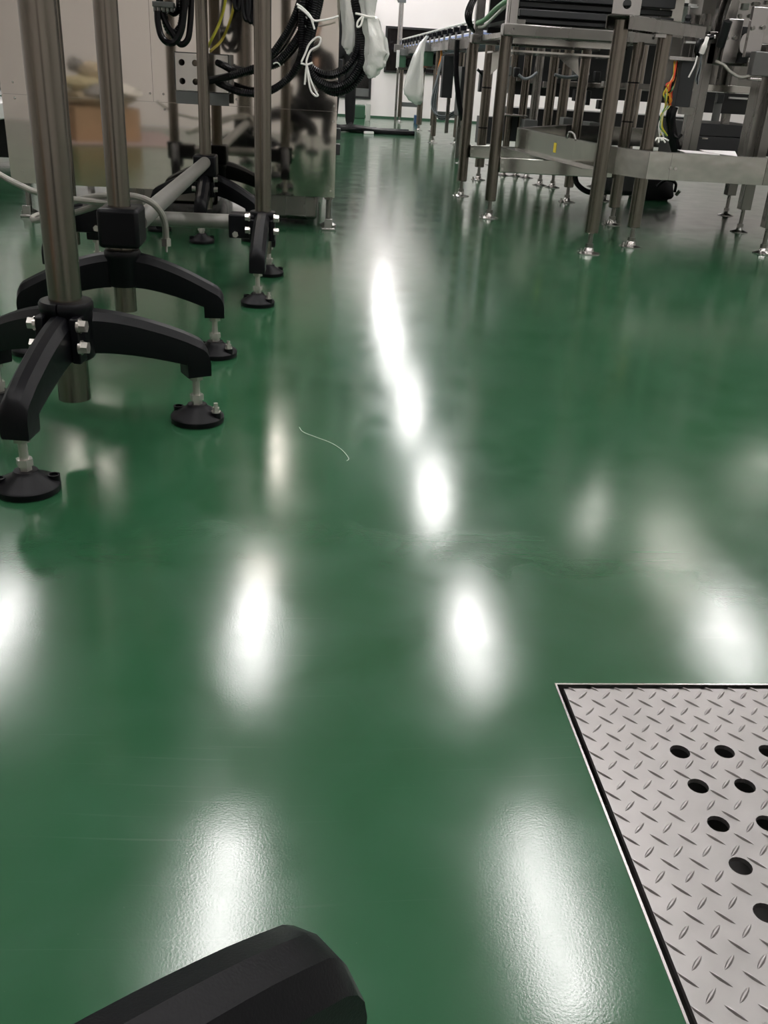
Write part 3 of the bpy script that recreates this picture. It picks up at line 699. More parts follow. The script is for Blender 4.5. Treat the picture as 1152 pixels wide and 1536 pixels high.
for (x, y), zs in ((LE, (0.545, 0.74)), ):
    for z in zs: MB().lathe([(0.0335, z), (0.0335, z + 0.008)], (x, y, 0), 24).build('cable_tie', 'black_cable', t1)

MB().box((1.06, 5.45, 1.215), (1.9, 6.4, 1.85)).build('enclosure', 'dark_grey', t1, bevel=0.01)
# two-legged stand with a diagonal channel
t2 = thing('channel_stand', 'diagonal stainless channel on two round legs standing before the rotary table', 'stand', (1.45, 4.53, 0))
LC, LD = (1.322, 4.416), (1.606, 4.662)
steel_leg(t2, *LC, 0.985, 0.0325); steel_leg(t2, *LD, 0.985, 0.0325)
dv = Vector((LD[0] - LC[0], LD[1] - LC[1], 0)).normalized(); p0 = Vector((*LC, 0)) - dv * 0.035; p1_ = Vector((*LD, 0)) + dv * 0.26
channel(p0, p1_, 0.118, 0.055, 1.005).build('channel', 'steel', t2)
up_ = hole_plate(1.268, 1.392, 1.007, 1.085, 4.408, 1, 1, 0.019, 0.006)
up_.box((1.268, 4.412, 1.085), (1.392, 4.418, 1.40)); up_.build('upright_plate', 'steel_bright', t2, smooth=0)
q = p1_ - dv * 0.08; MB().lathe([(0.018, 1.0), (0.018, 1.012), (0.012, 1.02), (0.016, 1.03), (0.010, 1.045)], (q.x, q.y, 0), 16).build('knob', 'black_plastic', t2)
q = Vector((*LD, 0)) - dv * 0.06; MB().box((q.x - 0.03, q.y - 0.05, 0.935), (q.x + 0.02, q.y - 0.03, 0.955)).build('stop_block', 'steel_bright', t2)

# rotary table: faceted sheet steel skirt
ZT1, ZB1 = 0.455, 0.335
ring = [PZ(776, 192, ZT1), PZ(897, 217, ZT1), PZ(926, 222, ZT1), PZ(975, 228, ZT1), PZ(1009, 230, ZT1), PZ(1152, 238, ZT1), Vector((2.75, 4.60, ZT1)), Vector((3.25, 5.0, ZT1)), Vector((3.45, 5.7, ZT1)), Vector((3.25, 6.5, ZT1)), Vector((2.6, 6.95, ZT1)), Vector((1.75, 6.80, ZT1))]
t3 = thing('rotary_table', 'stainless rotary table with faceted skirt panels on slim adjustable feet', 'machine table', (2.3, 5.6, 0))
cc = Vector((2.35, 5.7, 0))
for i in range(len(ring)):
    a, b = ring[i], ring[(i + 1) % len(ring)]; d = (b - a).normalized(); nrm = Vector((d.y, -d.x, 0)); off = nrm * (0.0015 * (i % 2))
    g_ = d * 0.0008
    pn = MB().prism([a + off + g_, b + off - g_, Vector((b.x, b.y, ZB1)) + off - g_, Vector((a.x, a.y, ZB1)) + off + g_], -nrm * 0.004).build('skirt_panel', 'skirt_steel', t3, smooth=0)
    # folded top edge
    MB().prism([a + off, b + off, b - nrm * 0.03, a - nrm * 0.03], Vector((0, 0, 0.003))).build('top_lip', 'steel_bright', t3, smooth=0)
    if i == 0:
        z = Vector((0, 0, ZB1)); A_ = Vector((a.x, a.y, ZB1)); B_ = Vector((b.x, b.y, ZB1))
        MB().prism([A_ + d * 0.0, B_, B_ + nrm * 0.055 - d * 0.02, A_ + nrm * 0.055], Vector((0, 0, 0.004))).build('ledge', 'steel_bright', t3, smooth=0)
        c = a.lerp(b, 0.52); MB().prism([c + Vector((0, 0, -0.035)) + nrm * 0.001, c + d * 0.035 + Vector((0, 0, -0.035)) + nrm * 0.001, c + d * 0.035 + Vector((0, 0, -0.085)) + nrm * 0.001, c + Vector((0, 0, -0.085)) + nrm * 0.001], nrm * 0.001).build('sticker', 'sticker', t3, smooth=0)['label'] = 'small yellow warning sticker'
        e_ = a.lerp(b, 0.66); MB().tube(spline([e_, e_ + d * 0.02 + Vector((0, 0, 0.03)), e_ + d * 0.08 + Vector((0, 0, 0.03)), e_ + d * 0.12], 5), 0.006, 8).build('handle', 'steel_bright', t3)
for (x, y) in ((1006, 252), (1013, 253), (917, 242)):
    p = PY(x, y, PZ(1009, 230, ZT1).y - 0.002) if x > 950 else ring[1].lerp(ring[2], 0.6) + Vector((0, -0.002, -0.06))
    MB().cyl(p + Vector((0, 0.004, 0)), p - Vector((0, 0.005, 0)), 0.0075, 12).build('bolt', 'chrome', t3)
MB().prism([Vector((p.x, p.y, ZB1 + 0.004)).lerp(Vector((cc.x, cc.y, ZB1 + 0.004)), 0.42) for p in ring], (0, 0, 0.008)).build('tray_floor', 'steel', t3, smooth=0)
for (x, y) in ((2.467, 5.343), (2.684, 6.057), (2.289, 4.64), (3.1, 5.3), (2.0, 6.5)):
    l = MB().box((x - 0.03, y - 0.03, 0.125), (x + 0.03, y + 0.03, ZB1 + 0.006)).build('leg', 'steel', t3, bevel=0.003)
    MB().cyl((x, y, 0.02), (x, y, 0.13), 0.011, 12).build('threaded_rod', 'steel', l)
    MB().hexa((x, y, 0.025), (x, y, 0.045), 0.018).build('lock_nut', 'steel', l)
    MB().lathe([(0.05, 0), (0.05, 0.003), (0.022, 0.012), (0.016, 0.026)], (x, y, 0), 20).build('foot_disc', 'steel_bright', l)
mb = MB(); pbox(mb, 908, 255, 962, 294, 5.55, 0.25); mb.build('gear_housing', 'dark_grey', t3, bevel=0.03)
MB().box((2.45, 5.7, 0.26), (3.0, 6.4, ZB1 + 0.004)).build('drive_housing', 'dark_machine', t3, bevel=0.02)

# black bag and hose under the rotary table
tb = thing('black_bag', 'black bag slumped on the floor under the rotary table', 'bag', (2.42, 6.75, 0))
def blob(c, r, seed, n=24, m_=14, amp=0.25, flatz=0.0, p=0.6):
    vs = []
    for i in range(m_ + 1):
        th = math.pi * i / m_
        for k in range(n):
            a = 2 * math.pi * k / n; d = Vector((math.sin(th) * math.cos(a), math.sin(th) * math.sin(a), math.cos(th)))
            q = 1 + amp * noise.noise(d * 2.2 + Vector((seed, 0, 0)))
            e = Vector([math.copysign(abs(t) ** p, t) for t in d]); v = Vector((e.x * r[0], e.y * r[1], e.z * r[2])) * q
            vs.append(Vector((c[0] + v.x, c[1] + v.y, max(flatz, c[2] + v.z))))
    return MB().add(vs, [(i * n + k, (i + 1) * n + k, (i + 1) * n + (k + 1) % n, i * n + (k + 1) % n) for i in range(m_) for k in range(n)])
bl, brt = PZ(950, 300), PZ(1016, 304)
blob(((bl.x + brt.x) / 2, 6.78, 0.07), (0.15, 0.12, 0.08), 4.0).build('body', 'black_cloth', tb, smooth=60)
MB().tube(spline([(2.40, 6.62, 0.10), (2.45, 6.60, 0.15), (2.52, 6.60, 0.13), (2.53, 6.61, 0.07)], 6), 0.010, 8).build('handle', 'black_cable', tb)
MB().hexa((2.545, 6.615, 0.05), (2.56, 6.60, 0.08), 0.012).build('buckle', 'chrome', tb)
tag(MB().tube(spline([PY(862, 262, 5.8), PY(866, 276, 5.8), PY(880, 287, 5.8), PY(900, 289, 5.8), PY(925, 284, 5.8)], 8), 0.016, 10).build('hose', 'black_cable', None), 'black hose bending under the rotary table', 'hose')

# filling machine standing on the rotary table
t4 = thing('filling_machine', 'tall stainless filling machine with posts and bolted panels on the rotary table', 'machine', (2.3, 5.4, ZB1 + 0.012))
def pb(name, x0, y0, x1, y1, Y, d, m_, bevel=0.002, zmin=None, zmax=None, parent=None):
    mb = MB(); pbox(mb, x0, y0, x1, y1, Y, d)
    for v in mb.v:
        if zmin is not None and v.z < sum(w.z for w in mb.v) / 8: v.z = zmin
    if zmax is not None:
        top = max(v.z for v in mb.v)
        for v in mb.v:
            if abs(v.z - top) < 1e-6: v.z = zmax
    return mb.build(name, m_, parent or t4, smooth=0, bevel=bevel)
zt_ = ZB1 + 0.012
pb('post', 1046, 90, 1058, 220, 5.15, 0.10, 'steel', zmin=zt_, zmax=1.0)
pb('post', 1132, 110, 1144, 225, 4.95, 0.11, 'steel', zmin=zt_, zmax=0.95)
pb('post', 1150, 110, 1164, 225, 4.90, 0.11, 'steel', zmin=zt_, zmax=0.95)
pb('post', 1098, 100, 1108, 130, 5.7, 0.08, 'steel', zmin=zt_, zmax=1.0)
pb('cross_beam', 1058, 128, 1132, 139, 5.25, 0.06, 'panel_steel')
pb('cross_beam', 905, 126, 1040, 134, 6.3, 0.06, 'steel')
pb('drive_box', 1052, 140, 1140, 171, 5.65, 0.35, 'dark_machine')
pb('lower_cabinet', 1035, 187, 1145, 228, 5.63, 0.5, 'dark_grey', zmin=zt_)
pb('cabinet_door', 1035, 187, 1145, 205, 5.6, 0.03, 'dark_grey')
pb('cabinet_door', 1035, 206.5, 1145, 228, 5.6, 0.03, 'dark_grey', zmin=zt_)
pb('latch', 1053, 206.5, 1062, 209, 5.594, 0.006, 'chrome', bevel=0)
a = PY(1078, 152, 5.45); b = PY(1075, 182, 5.45)
mo = MB().cyl((a.x, 5.45, a.z), (a.x, 5.45, b.z), 0.022, 18).build('motor', 'mid_grey', t4)
MB().box((a.x - 0.018, 5.425, a.z - 0.01), (a.x + 0.018, 5.47, a.z + 0.04)).build('motor_cap', 'dark_grey', mo, bevel=0.004)
# upper head: bolted plates
hp_ = pb('head_plate', 1028, 6, 1048, 88, 5.45, 0.02, 'steel_bright', zmax=1.5)
pb('head_plate', 1088, 28, 1110, 95, 5.05, 0.03, 'steel_bright')
pb('head_plate', 1124, 10, 1147, 87, 4.95, 0.03, 'steel_bright')
pb('back_plate', 1104, -40, 1200, 66, 5.35, 0.02, 'steel_bright', zmax=1.5)
pb('back_plate', 1050, -40, 1104, 40, 5.75, 0.02, 'steel_bright', zmax=1.5)
MB().box((1.95, 4.95, 1.22), (3.4, 6.6, 2.3)).build('upper_body', 'panel_steel', t4, bevel=0.01)
pb('head_base', 1062, 66, 1125, 98, 5.15, 0.20, 'steel')
pb('dark_core', 1108, 40, 1126, 95, 5.12, 0.12, 'dark_machine')
pb('side_cover', 1130, 78, 1180, 115, 4.85, 0.06, 'cover_steel', bevel=0.004)
pb('side_cover', 1125, 117, 1143, 121, 4.84, 0.05, 'steel_bright')
pb('hood_panel', 996, -60, 1030, 34, 5.7, 0.02, 'panel_steel', zmax=1.5)
for i, x in enumerate((1063, 1077)):
    A0 = PY(x, 90, 5.2 - 0.08 * i); w = 0.055
    z0 = A0.z; X = A0.x
    MB().prism([(X, A0.y, z0), (X + w, A0.y, z0), (X + w, A0.y, z0 + 0.30), (X + w * 0.72, A0.y, z0 + 0.33), (X + w * 0.35, A0.y, z0 + 0.32), (X, A0.y, z0 + 0.2)], (0, 0.05, 0)).build('bent_bracket', 'steel', t4, bevel=0.002)
c = PY(1117, 65, 5.08); MB().cyl((c.x, c.y, c.z), (c.x - 0.015, c.y + 0.02, c.z), 0.045, 28).build('round_cover', 'steel_bright', t4)
c = PY(1092, 32, 5.0); MB().cyl((c.x, c.y, c.z), (c.x, c.y + 0.04, c.z - 0.11), 0.022, 16).build('cylinder', 'dark_machine', t4)
for (x, y, Y) in ((1090, 57, 5.04), (1103, 57, 5.04), (1129, 42, 4.94), (1145, 41, 4.94), (1126, 24, 5.34), (1132, 6, 5.34), (1137, 6, 5.34), (1151, 4, 5.34), (1101, 27, 5.3), (1110, 24, 5.3), (1104, 10, 5.7), (1036, 40, 5.44), (1049, 40, 5.44)):
    p = PY(x, y, Y); MB().hexa(p + Vector((0, 0.012, 0)), p - Vector((0, 0.010, 0)), 0.010).build('bolt', 'steel', t4)
for (x0, x1, y) in ((1030, 1044, 62), (1034, 1046, 6), (1036, 1048, 9)):
    pb('clip', x0, y, x1, y + 3, 5.43, 0.015, 'white_plastic', bevel=0.001)
for x in (1038, 1044): carve(hp_, pbox(MB(), x, 42, x + 1.6, 86, 5.43, 0.08))
pb('white_block', 1029, 28, 1036, 38, 5.42, 0.02, 'white_plastic')
pb('white_block', 1115, 5, 1124, 15, 5.33, 0.02, 'white_plastic')
pb('back_plate', 998, 34, 1062, 132, 6.2, 0.03, 'steel')
pb('back_plate', 1062, 92, 1150, 130, 5.95, 0.03, 'steel')
pb('column', 1082, 92, 1094, 130, 5.8, 0.06, 'steel')
pb('column', 1000, 40, 1008, 90, 5.9, 0.06, 'blue_plastic', 0.01)['label'] = 'dark blue air cylinder'
pb('column', 1052, 20, 1061, 92, 5.35, 0.06, 'steel')
pb('bright_strip', 1094, 146, 1122, 149, 5.62, 0.02, 'white_plastic')
# cable bracket with wrapped bundle
pb('bracket', 1060, 52, 1074, 58, 5.0, 0.06, 'steel_bright')
MB().tube(spline([PY(1070, 55, 4.98), PY(1052, 60, 4.98), PY(1045, 72, 4.98), PY(1046, 84, 5.0)], 6), 0.012, 9).build('cable', 'black_cable', t4)
MB().tube(spline([PY(1061, 56, 4.97), PY(1057, 68, 4.96), PY(1052, 80, 4.97)], 6), [0.010] * 6 + [0.014] * 7, 8).build('wrapped_cable', 'white_cord', t4)
MB().tube(spline([PY(1046, 84, 4.97), PY(1042, 98, 4.97), PY(1033, 116, 4.97)], 6), 0.004, 7).build('cable', 'white_cord', t4)
for k in range(3): MB().tube(spline([PY(1052, 80, 4.98), PY(1049 + k, 100, 4.98), PY(1044 + 2 * k, 116, 4.98), PY(1045 + k, 124 + 2 * k, 4.98)], 6), 0.003, 6).build('cable', ('grey_cable', 'black_cable', 'grey_cable')[k], t4)
MB().tube(spline([PY(1073, 92, 4.96), PY(1086, 98, 4.94), (PY(1096, 108, 4.92)), PY(1112, 116, 4.9), PY(1132, 112, 4.86)], 8), 0.008, 9).build('hose', 'braid', t4)
# cable trunking with loose wires
t5 = thing('cable_trunking', 'open grey cable trunking with loose coloured wires beside the filling machine', 'cable box', (PY(1020, 220, 5.05).x, 5.05, zt_))
mb = MB(); pbox(mb, 1018, 90, 1040, 161, 5.05, 0.06); mb.build('trunk', 'dark_grey', t5, bevel=0.002)
mb = MB(); pbox(mb, 1004, 85, 1042, 91, 5.03, 0.09); mb.build('lid', 'steel_bright', t5, bevel=0.002)
mb = MB(); pbox(mb, 1022, 161, 1040, 172, 5.06, 0.05); mb.build('post', 'steel', t5)
mb = MB(); pbox(mb, 1029, 161, 1039, 215, 5.07, 0.05)
zl = min(v.z for v in mb.v)
for v in mb.v:
    if abs(v.z - zl) < 1e-6: v.z = zt_
mb.build('post', 'steel', t5)
rnd = random.Random(3)
wires = (['red_wire'] * 5 + ['orange_wire'] * 4 + ['white_cord'] * 3 + ['yellow_wire'] * 3 + ['mid_green'] * 2 + ['black_cable'] * 2)
for i, w in enumerate(wires):
    j = lambda s: rnd.uniform(-s, s)
    lst = [PY(1014 + j(3), 92, 5.06), PY(1011 + j(3), 115 + j(4), 5.03 + j(0.02)), PY(1004 + j(6), 132 + j(6), 5.0 + j(0.03)), PY(1001 + j(7), 145 + j(6), 5.0 + j(0.02)), PY(1002 + j(4), 158, 5.01)]
    if w in ('yellow_wire', 'mid_green', 'white_cord'): lst += [PY(992 + j(3), 172, 5.02), PY(991 + j(3), 190, 5.03), PY(995 + j(6), 204 + j(3), 5.04)]
    MB().tube(spline(lst, 6), 0.0036, 6).build('wire', w, t5)
MB().tube(spline([PY(1010, 160, 5.06), PY(1006, 175, 5.06), PY(1008, 200, 5.08), PY(1014, 226, 5.10)], 8), 0.026, 14).build('conduit', 'black_cable', t5)
MB().tube(spline([PY(1012, 185, 5.0), PY(1010, 200, 5.0), PY(1016, 207, 5.0), PY(1022, 203, 5.02)], 8), 0.008, 9).build('cable', 'black_cable', t5)
for k in range(5): MB().tube(spline([PY(988, 212, 5.0), PY(986 + 2 * k, 207, 4.99), PY(983 + 5 * k, 211 + (k % 2) * 3, 4.98)], 5), 0.004, 6).build('tie', 'white_cord', t5)
# paper sheets on the table rim
for i, (a, b, lab) in enumerate((((1028, 229), (1080, 233), 'white paper sheet lying flat on the rotary table rim'), ((1062, 229), (1106, 235), 'curled white paper sheet lying on another sheet on the table'))):
    z = ZT1 + 0.004 + 0.004 * i; A0, B0 = PZ(a[0], a[1], z), PZ(b[0], b[1], z); A1, B1 = A0 + Vector((0.02, 0.16, 0)), B0 + Vector((0.05, 0.15, 0.012 * i))
    tag(MB().prism([A0, B0, B1, A1], (0, 0, 0.002)).build('paper_sheet', 'paper', None, smooth=0), lab, 'paper')

# ------------------------------------------------------------------ machinery further back on the right
t6 = thing('dosing_machine', 'dense row of round steel posts and dark housings behind the conveyor frame', 'machine', (1.9, 8.0, 0))
steel_leg(t6, 1.282, 7.46, 1.0, 0.036)
for (x, Y, r) in ((767, 7.9, 0.028), (787, 7.9, 0.032), (804, 7.8, 0.034), (826, 7.3, 0.034), (846, 7.2, 0.036), (911, 7.4, 0.032), (955, 7.3, 0.034)):
    X = PY(x, 140, Y).x; steel_leg(t6, X, Y, 1.02, r, lug=False, matn='tube_steel' if x != 804 else 'steel')
for z in (0.37, 0.645): MB().lathe([(0.0375, z), (0.0375, z + 0.01)], (1.282, 7.46, 0), 20).build('cable_tie', 'black_cable', t6)
def pbt(name, x0, y0, x1, y1, Y, d, m_, bevel=0.004): return pb(name, x0, y0, x1, y1, Y, d, m_, bevel, parent=t6)
pbt('upper_housing', 772, 30, 1000, 128, 8.7, 0.4, 'dark_grey')
pbt('upper_housing', 772, 126, 1030, 149, 8.8, 0.4, 'dark_machine')
MB().box((1.75, 7.3, 1.25), (4.2, 9.1, 2.2)).build('upper_housing', 'dark_grey', t6)
pbt('lower_housing', 764, 169, 1040, 196, 8.8, 0.4, 'dark_machine')
pbt('lower_housing', 718, 175, 742, 216, 8.0, 0.15, 'dark_grey')
pbt('drive_unit', 752, 172, 780, 212, 7.9, 0.3, 'dark_grey')
pbt('drive_unit', 786, 180, 806, 198, 7.7, 0.25, 'mid_grey')
pbt('ledge', 757, 172, 792, 175, 7.8, 0.1, 'steel_bright')
pbt('ledge', 840, 190, 858, 193, 7.06, 0.1, 'steel_bright')
pbt('bright_box', 845, 177, 862, 190, 7.05, 0.2, 'mid_grey')
pbt('bright_box', 884, 184, 900, 196, 7.05, 0.2, 'mid_grey')
pbt('ledge', 880, 202, 905, 205, 7.06, 0.12, 'white_plastic')
pbt('ledge', 922, 204, 935, 207, 7.06, 0.12, 'white_plastic')
pbt('blue_strip', 945, 209, 962, 212, 7.06, 0.1, 'blue_plastic', 0.002)
pbt('cross_rail', 850, 126, 1000, 134, 7.6, 0.05, 'steel')
pbt('nozzle_block', 862, 134, 870, 152, 7.9, 0.08, 'dark_machine')
pbt('nozzle_block', 898, 150, 905, 164, 7.5, 0.08, 'dark_machine')
pbt('nozzle_block', 720, 105, 724, 138, 7.9, 0.08, 'dark_machine')
pbt('nozzle_block', 880, 136, 886, 158, 8.2, 0.08, 'dark_machine')
for (x0, x1, y) in ((775, 786, 112), (790, 800, 116), (815, 823, 122), (872, 880, 126)):
    pbt('bright_fitting', x0, y, x1, y + 10, 8.0, 0.05, 'steel_bright')
for k, lst in enumerate(([(778, 112), (786, 118), (796, 116), (806, 108)], [(832, 112), (850, 116), (872, 113), (884, 110)], [(716, 104), (722, 110), (728, 122)])):
    MB().tube(spline(pts(lst, 7.0 if k == 1 else 7.7), 6), 0.010, 8).build('cable', 'grey_cable' if k != 2 else 'black_cable', t6)
for k, x in enumerate((752, 760, 772, 838, 858, 893)):
    pbt('valve', x, 97 + 2 * k, x + 8, 112 + 2 * k, 7.75, 0.08, ('dark_machine', 'mid_grey', 'dark_machine')[k % 3], 0.008)

# ------------------------------------------------------------------ far conveyor running down the aisle
t7 = thing('far_conveyor', 'long raised conveyor with pale blue belt and green motors down the aisle', 'conveyor', (1.5, 12.5, 0))
cx0, cx1, cz = 1.30, 1.62, 1.02
MB().box((cx0, 8.2, cz - 0.09), (cx0 + 0.02, 15.3, cz)).build('side_plate', 'steel_bright', t7)
MB().box((cx1, 8.2, cz - 0.09), (cx1 + 0.02, 15.3, cz)).build('side_plate', 'steel_bright', t7)
MB().box((cx0 + 0.02, 8.2, cz - 0.03), (cx1, 15.3, cz + 0.02)).build('belt', 'pale_blue', t7)
for sx in (cx0 - 0.02, cx1 + 0.04):
    MB().cyl((sx, 8.2, cz + 0.10), (sx, 15.3, cz + 0.10), 0.010, 10).build('guide_rail', 'white_plastic', t7)
    k = 0
    y = 8.5
    while y < 15.2:
        b_ = MB().cyl((sx, y, cz - 0.02), (sx, y, cz + 0.10), 0.010, 8).build('guide_bracket', 'chrome', t7)
        MB().box((sx - 0.028, y - 0.03, cz + 0.045), (sx + 0.028, y + 0.03, cz + 0.085)).build('clamp_knob', 'black_plastic', b_, bevel=0.004)
        y += 0.42
for (X, Y) in ((1.31, 15.2), (1.60, 15.2), (1.42, 13.35), (1.60, 13.35), (1.36, 11.2), (1.62, 11.2), (1.34, 8.8), (1.62, 8.8)):
    steel_leg(t7, X, Y, cz - 0.08, 0.038 if abs(X - 1.42) < 0.02 else 0.03, 0.07, lug=False)
for (X0, X1, Y, z) in ((1.34, 1.60, 15.2, 0.25), (1.42, 1.60, 13.35, 0.78), (1.36, 1.62, 11.2, 0.3)):
    MB().box((X0, Y - 0.02, z - 0.03), (X1, Y + 0.02, z + 0.03)).build('cross_tie', 'mid_grey', t7)
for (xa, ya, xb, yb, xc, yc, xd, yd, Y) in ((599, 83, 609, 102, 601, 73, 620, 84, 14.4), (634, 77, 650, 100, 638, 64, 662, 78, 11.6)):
    m1 = pb('gearbox', xa, ya, xb, yb, Y, 0.12, 'dull_green', 0.006, parent=t7)  # gearbox in the same even green as the baseboard and crate
    pb('motor_box', xc, yc, xd, yd, Y - 0.02, 0.15, 'mid_grey', 0.006, parent=t7)
    pb('motor', xb, ya + 4, xb + (xd - xc) * 0.5, yb - 2, Y + 0.04, 0.12, 'dark_machine', 0.02, parent=t7)
    pb('mount_plate', xa - 2, yb - 1, xd - 2, yb + 3, Y, 0.15, 'panel_steel', 0.002, parent=t7)
    pb('end_cap', xa - 4, ya - 8, xa, yb, Y + 0.02, 0.08, 'white_plastic', 0.004, parent=t7)
pb('cover_plate', 672, 58, 700, 76, 9.2, 0.02, 'steel_bright', 0.002, parent=t7)
cb = thing('control_box', 'tall narrow dark grey control box hanging under the far conveyor', 'control box', PY(671, 147, 10.3))
pb('box', 664, 84, 680, 147, 10.3, 0.12, 'dark_grey', 0.004, parent=cb)
pb('hanger', 667, 60, 671, 78, 10.32, 0.05, 'steel', 0.002, parent=cb)
pb('hanger', 669, 147, 674, 200, 10.32, 0.04, 'steel', 0.002, parent=cb)
for (label, x0, y0, x1, y1, Y) in (('dark cabinet standing behind the conveyor frame leg', 690, 100, 706, 175, 9.2),):
    o = pb('control_cabinet', x0, y0, x1, y1, Y, 0.3, 'dark_grey', 0.006, parent=cb); o.parent = None; o.location = Vector(o['_w']); tag(o, label, 'cabinet')
    mb = MB().box((o['_w'][0] - 0.03, Y + 0.1, 0), (o['_w'][0] + 0.03, Y + 0.2, o['_w'][2])); mb.build('pedestal', 'steel', o)
tc_ = thing('cable_bundle', 'grey cable bundle hanging in a loop below the dark control box', 'cable', PY(660, 178, 10.6))
for k in range(6):
    MB().tube(spline([PY(664 + k * 0.6, 84, 10.5), PY(660 - k * 0.5, 105, 10.5 + 0.02 * k), PY(651 + k * 0.9, 135, 10.5), PY(648 + k, 158, 10.52), PY(655 + k * 0.6, 172 + k, 10.5), PY(668, 174 + k * 0.9, 10.5), PY(682, 167 + k, 10.5)], 7), 0.011, 7).build('cable', ('grey_cable', 'black_cable', 'grey_cable')[k % 3], tc_)
tag(MB().tube(spline([PY(661, 70, 10.9), PY(662, 85, 10.9), PY(659, 98, 10.9), PY(656, 112, 10.9)], 6), 0.012, 8).build('cable', 'orange_wire', None), 'thin orange cable hanging beside the grey cable bundle', 'cable')
tag(MB().tube(spline([PY(632, 75, 11.5), PY(629, 90, 11.5), PY(630, 106, 11.5), PY(634, 110, 11.5), PY(638, 102, 11.5)], 7), 0.013, 8).build('cable', 'black_cable', None), 'short black cable looping from the green conveyor motor', 'cable')
tag(MB().tube(spline([PY(686, 60, 8.6), PY(684, 100, 8.6), PY(688, 150, 8.6), PY(694, 180, 8.6)], 7), 0.022, 9).build('hose', 'black_cable', None), 'thick black hose hanging behind the conveyor frame leg', 'hose')
bag('plastic_bag', 'filled clear plastic bag hanging from the far conveyor', [(641, 54, 2), (634, 64, 4), (628, 82, 7), (624, 108, 12), (620, 130, 16), (620, 142, 16), (624, 151, 10), (626, 157, 4)], 11.0, None, 0.12, 2.0, 4, 0.5)
# guard post with elbow
t8 = thing('bracket_post', 'slim steel post with an angled bracket head beside the far window', 'post', (PY(592, 180, 14.9).x, 14.9, 0))
X = PY(593, 178, 14.9).x
MB().cyl((X, 14.9, 0.0), (X, 14.9, 1.1), 0.018, 14).build('lower_post', 'steel', t8)
MB().cyl((X, 14.9, 1.0), (X, 14.9, 1.62), 0.036, 18).build('upper_post', 'steel_bright', t8)
MB().prism([(X - 0.09, 14.86, 1.74), (X + 0.0, 14.86, 1.74), (X + 0.06, 14.86, 1.67), (X + 0.06, 14.86, 1.58), (X - 0.05, 14.86, 1.58), (X - 0.09, 14.86, 1.66)], (0, 0.08, 0)).build('bracket', 'mid_grey', t8, bevel=0.003)
MB().box((X - 0.07, 14.84, 0.95), (X + 0.06, 14.96, 1.05)).build('clamp', 'steel', t8, bevel=0.006)
# black hoses laid across the floor
HG = 'black hoses lying across the aisle floor'
for k in range(5):
    y = 12.15 + 0.09 * k; x1 = (1.25, 1.05, 0.85, 1.20, 0.80)[k]
    L = [(-0.3, y, 0.028), (0.15, y + 0.03 * math.sin(k), 0.028 + 0.03 * (k % 2)), (0.5, y - 0.05 + 0.02 * k, 0.028 + 0.02 * ((k + 1) % 2)), (0.8 if x1 > 0.86 else 0.7, y + 0.02, 0.028), (x1, y + 0.03, 0.028)]
    tag(MB().tube(spline(L, 8), 0.028, 10).build('floor_hose', 'black_cable', None), 'black hose lying across the aisle floor beside the standing person', 'hose', HG)
tag(MB().box((0.62, 12.05, 0.0), (0.74, 12.12, 0.03)).build('tie_block', 'white_plastic', None, bevel=0.006), 'small white block on the floor in front of the black hoses', 'block')
# clutter by the far wall
for (nm, lab, x0, y0, x1, y1, Y, d, m_, cat) in (
        ('storage_crate', 'pale green crate by the foot of the glazed door', 531, 158, 548, 172, 15.6, 0.3, 'dull_green', 'crate'),
        ('water_bottle', 'clear bottle standing by the far wall', 549, 156, 556, 175, 15.0, 0.1, 'plastic_film', 'bottle'),
        ('blue_bin', 'small blue bin under the far conveyor', 622, 173, 627, 180, 15.0, 0.15, 'blue_plastic', 'bin')):
    mb = MB(); pbox(mb, x0, y0, x1, y1, Y, d); zl = min(v.z for v in mb.v)
    for v in mb.v:
        if abs(v.z - zl) < 1e-6: v.z = 0.0
    tag(mb.build(nm, m_, None, bevel=0.01), lab, cat)
# thin pale thread on the floor
th = [PZ(x, y, 0.001) for x, y in ((449, 641), (455, 648), (475, 656), (496, 664), (512, 674), (521, 684), (523, 689), (520, 691))]
tag(MB().tube(spline(th, 6), 0.0007, 5).build('thread', 'hair_line', None), 'thin pale thread lying on the green floor', 'thread')

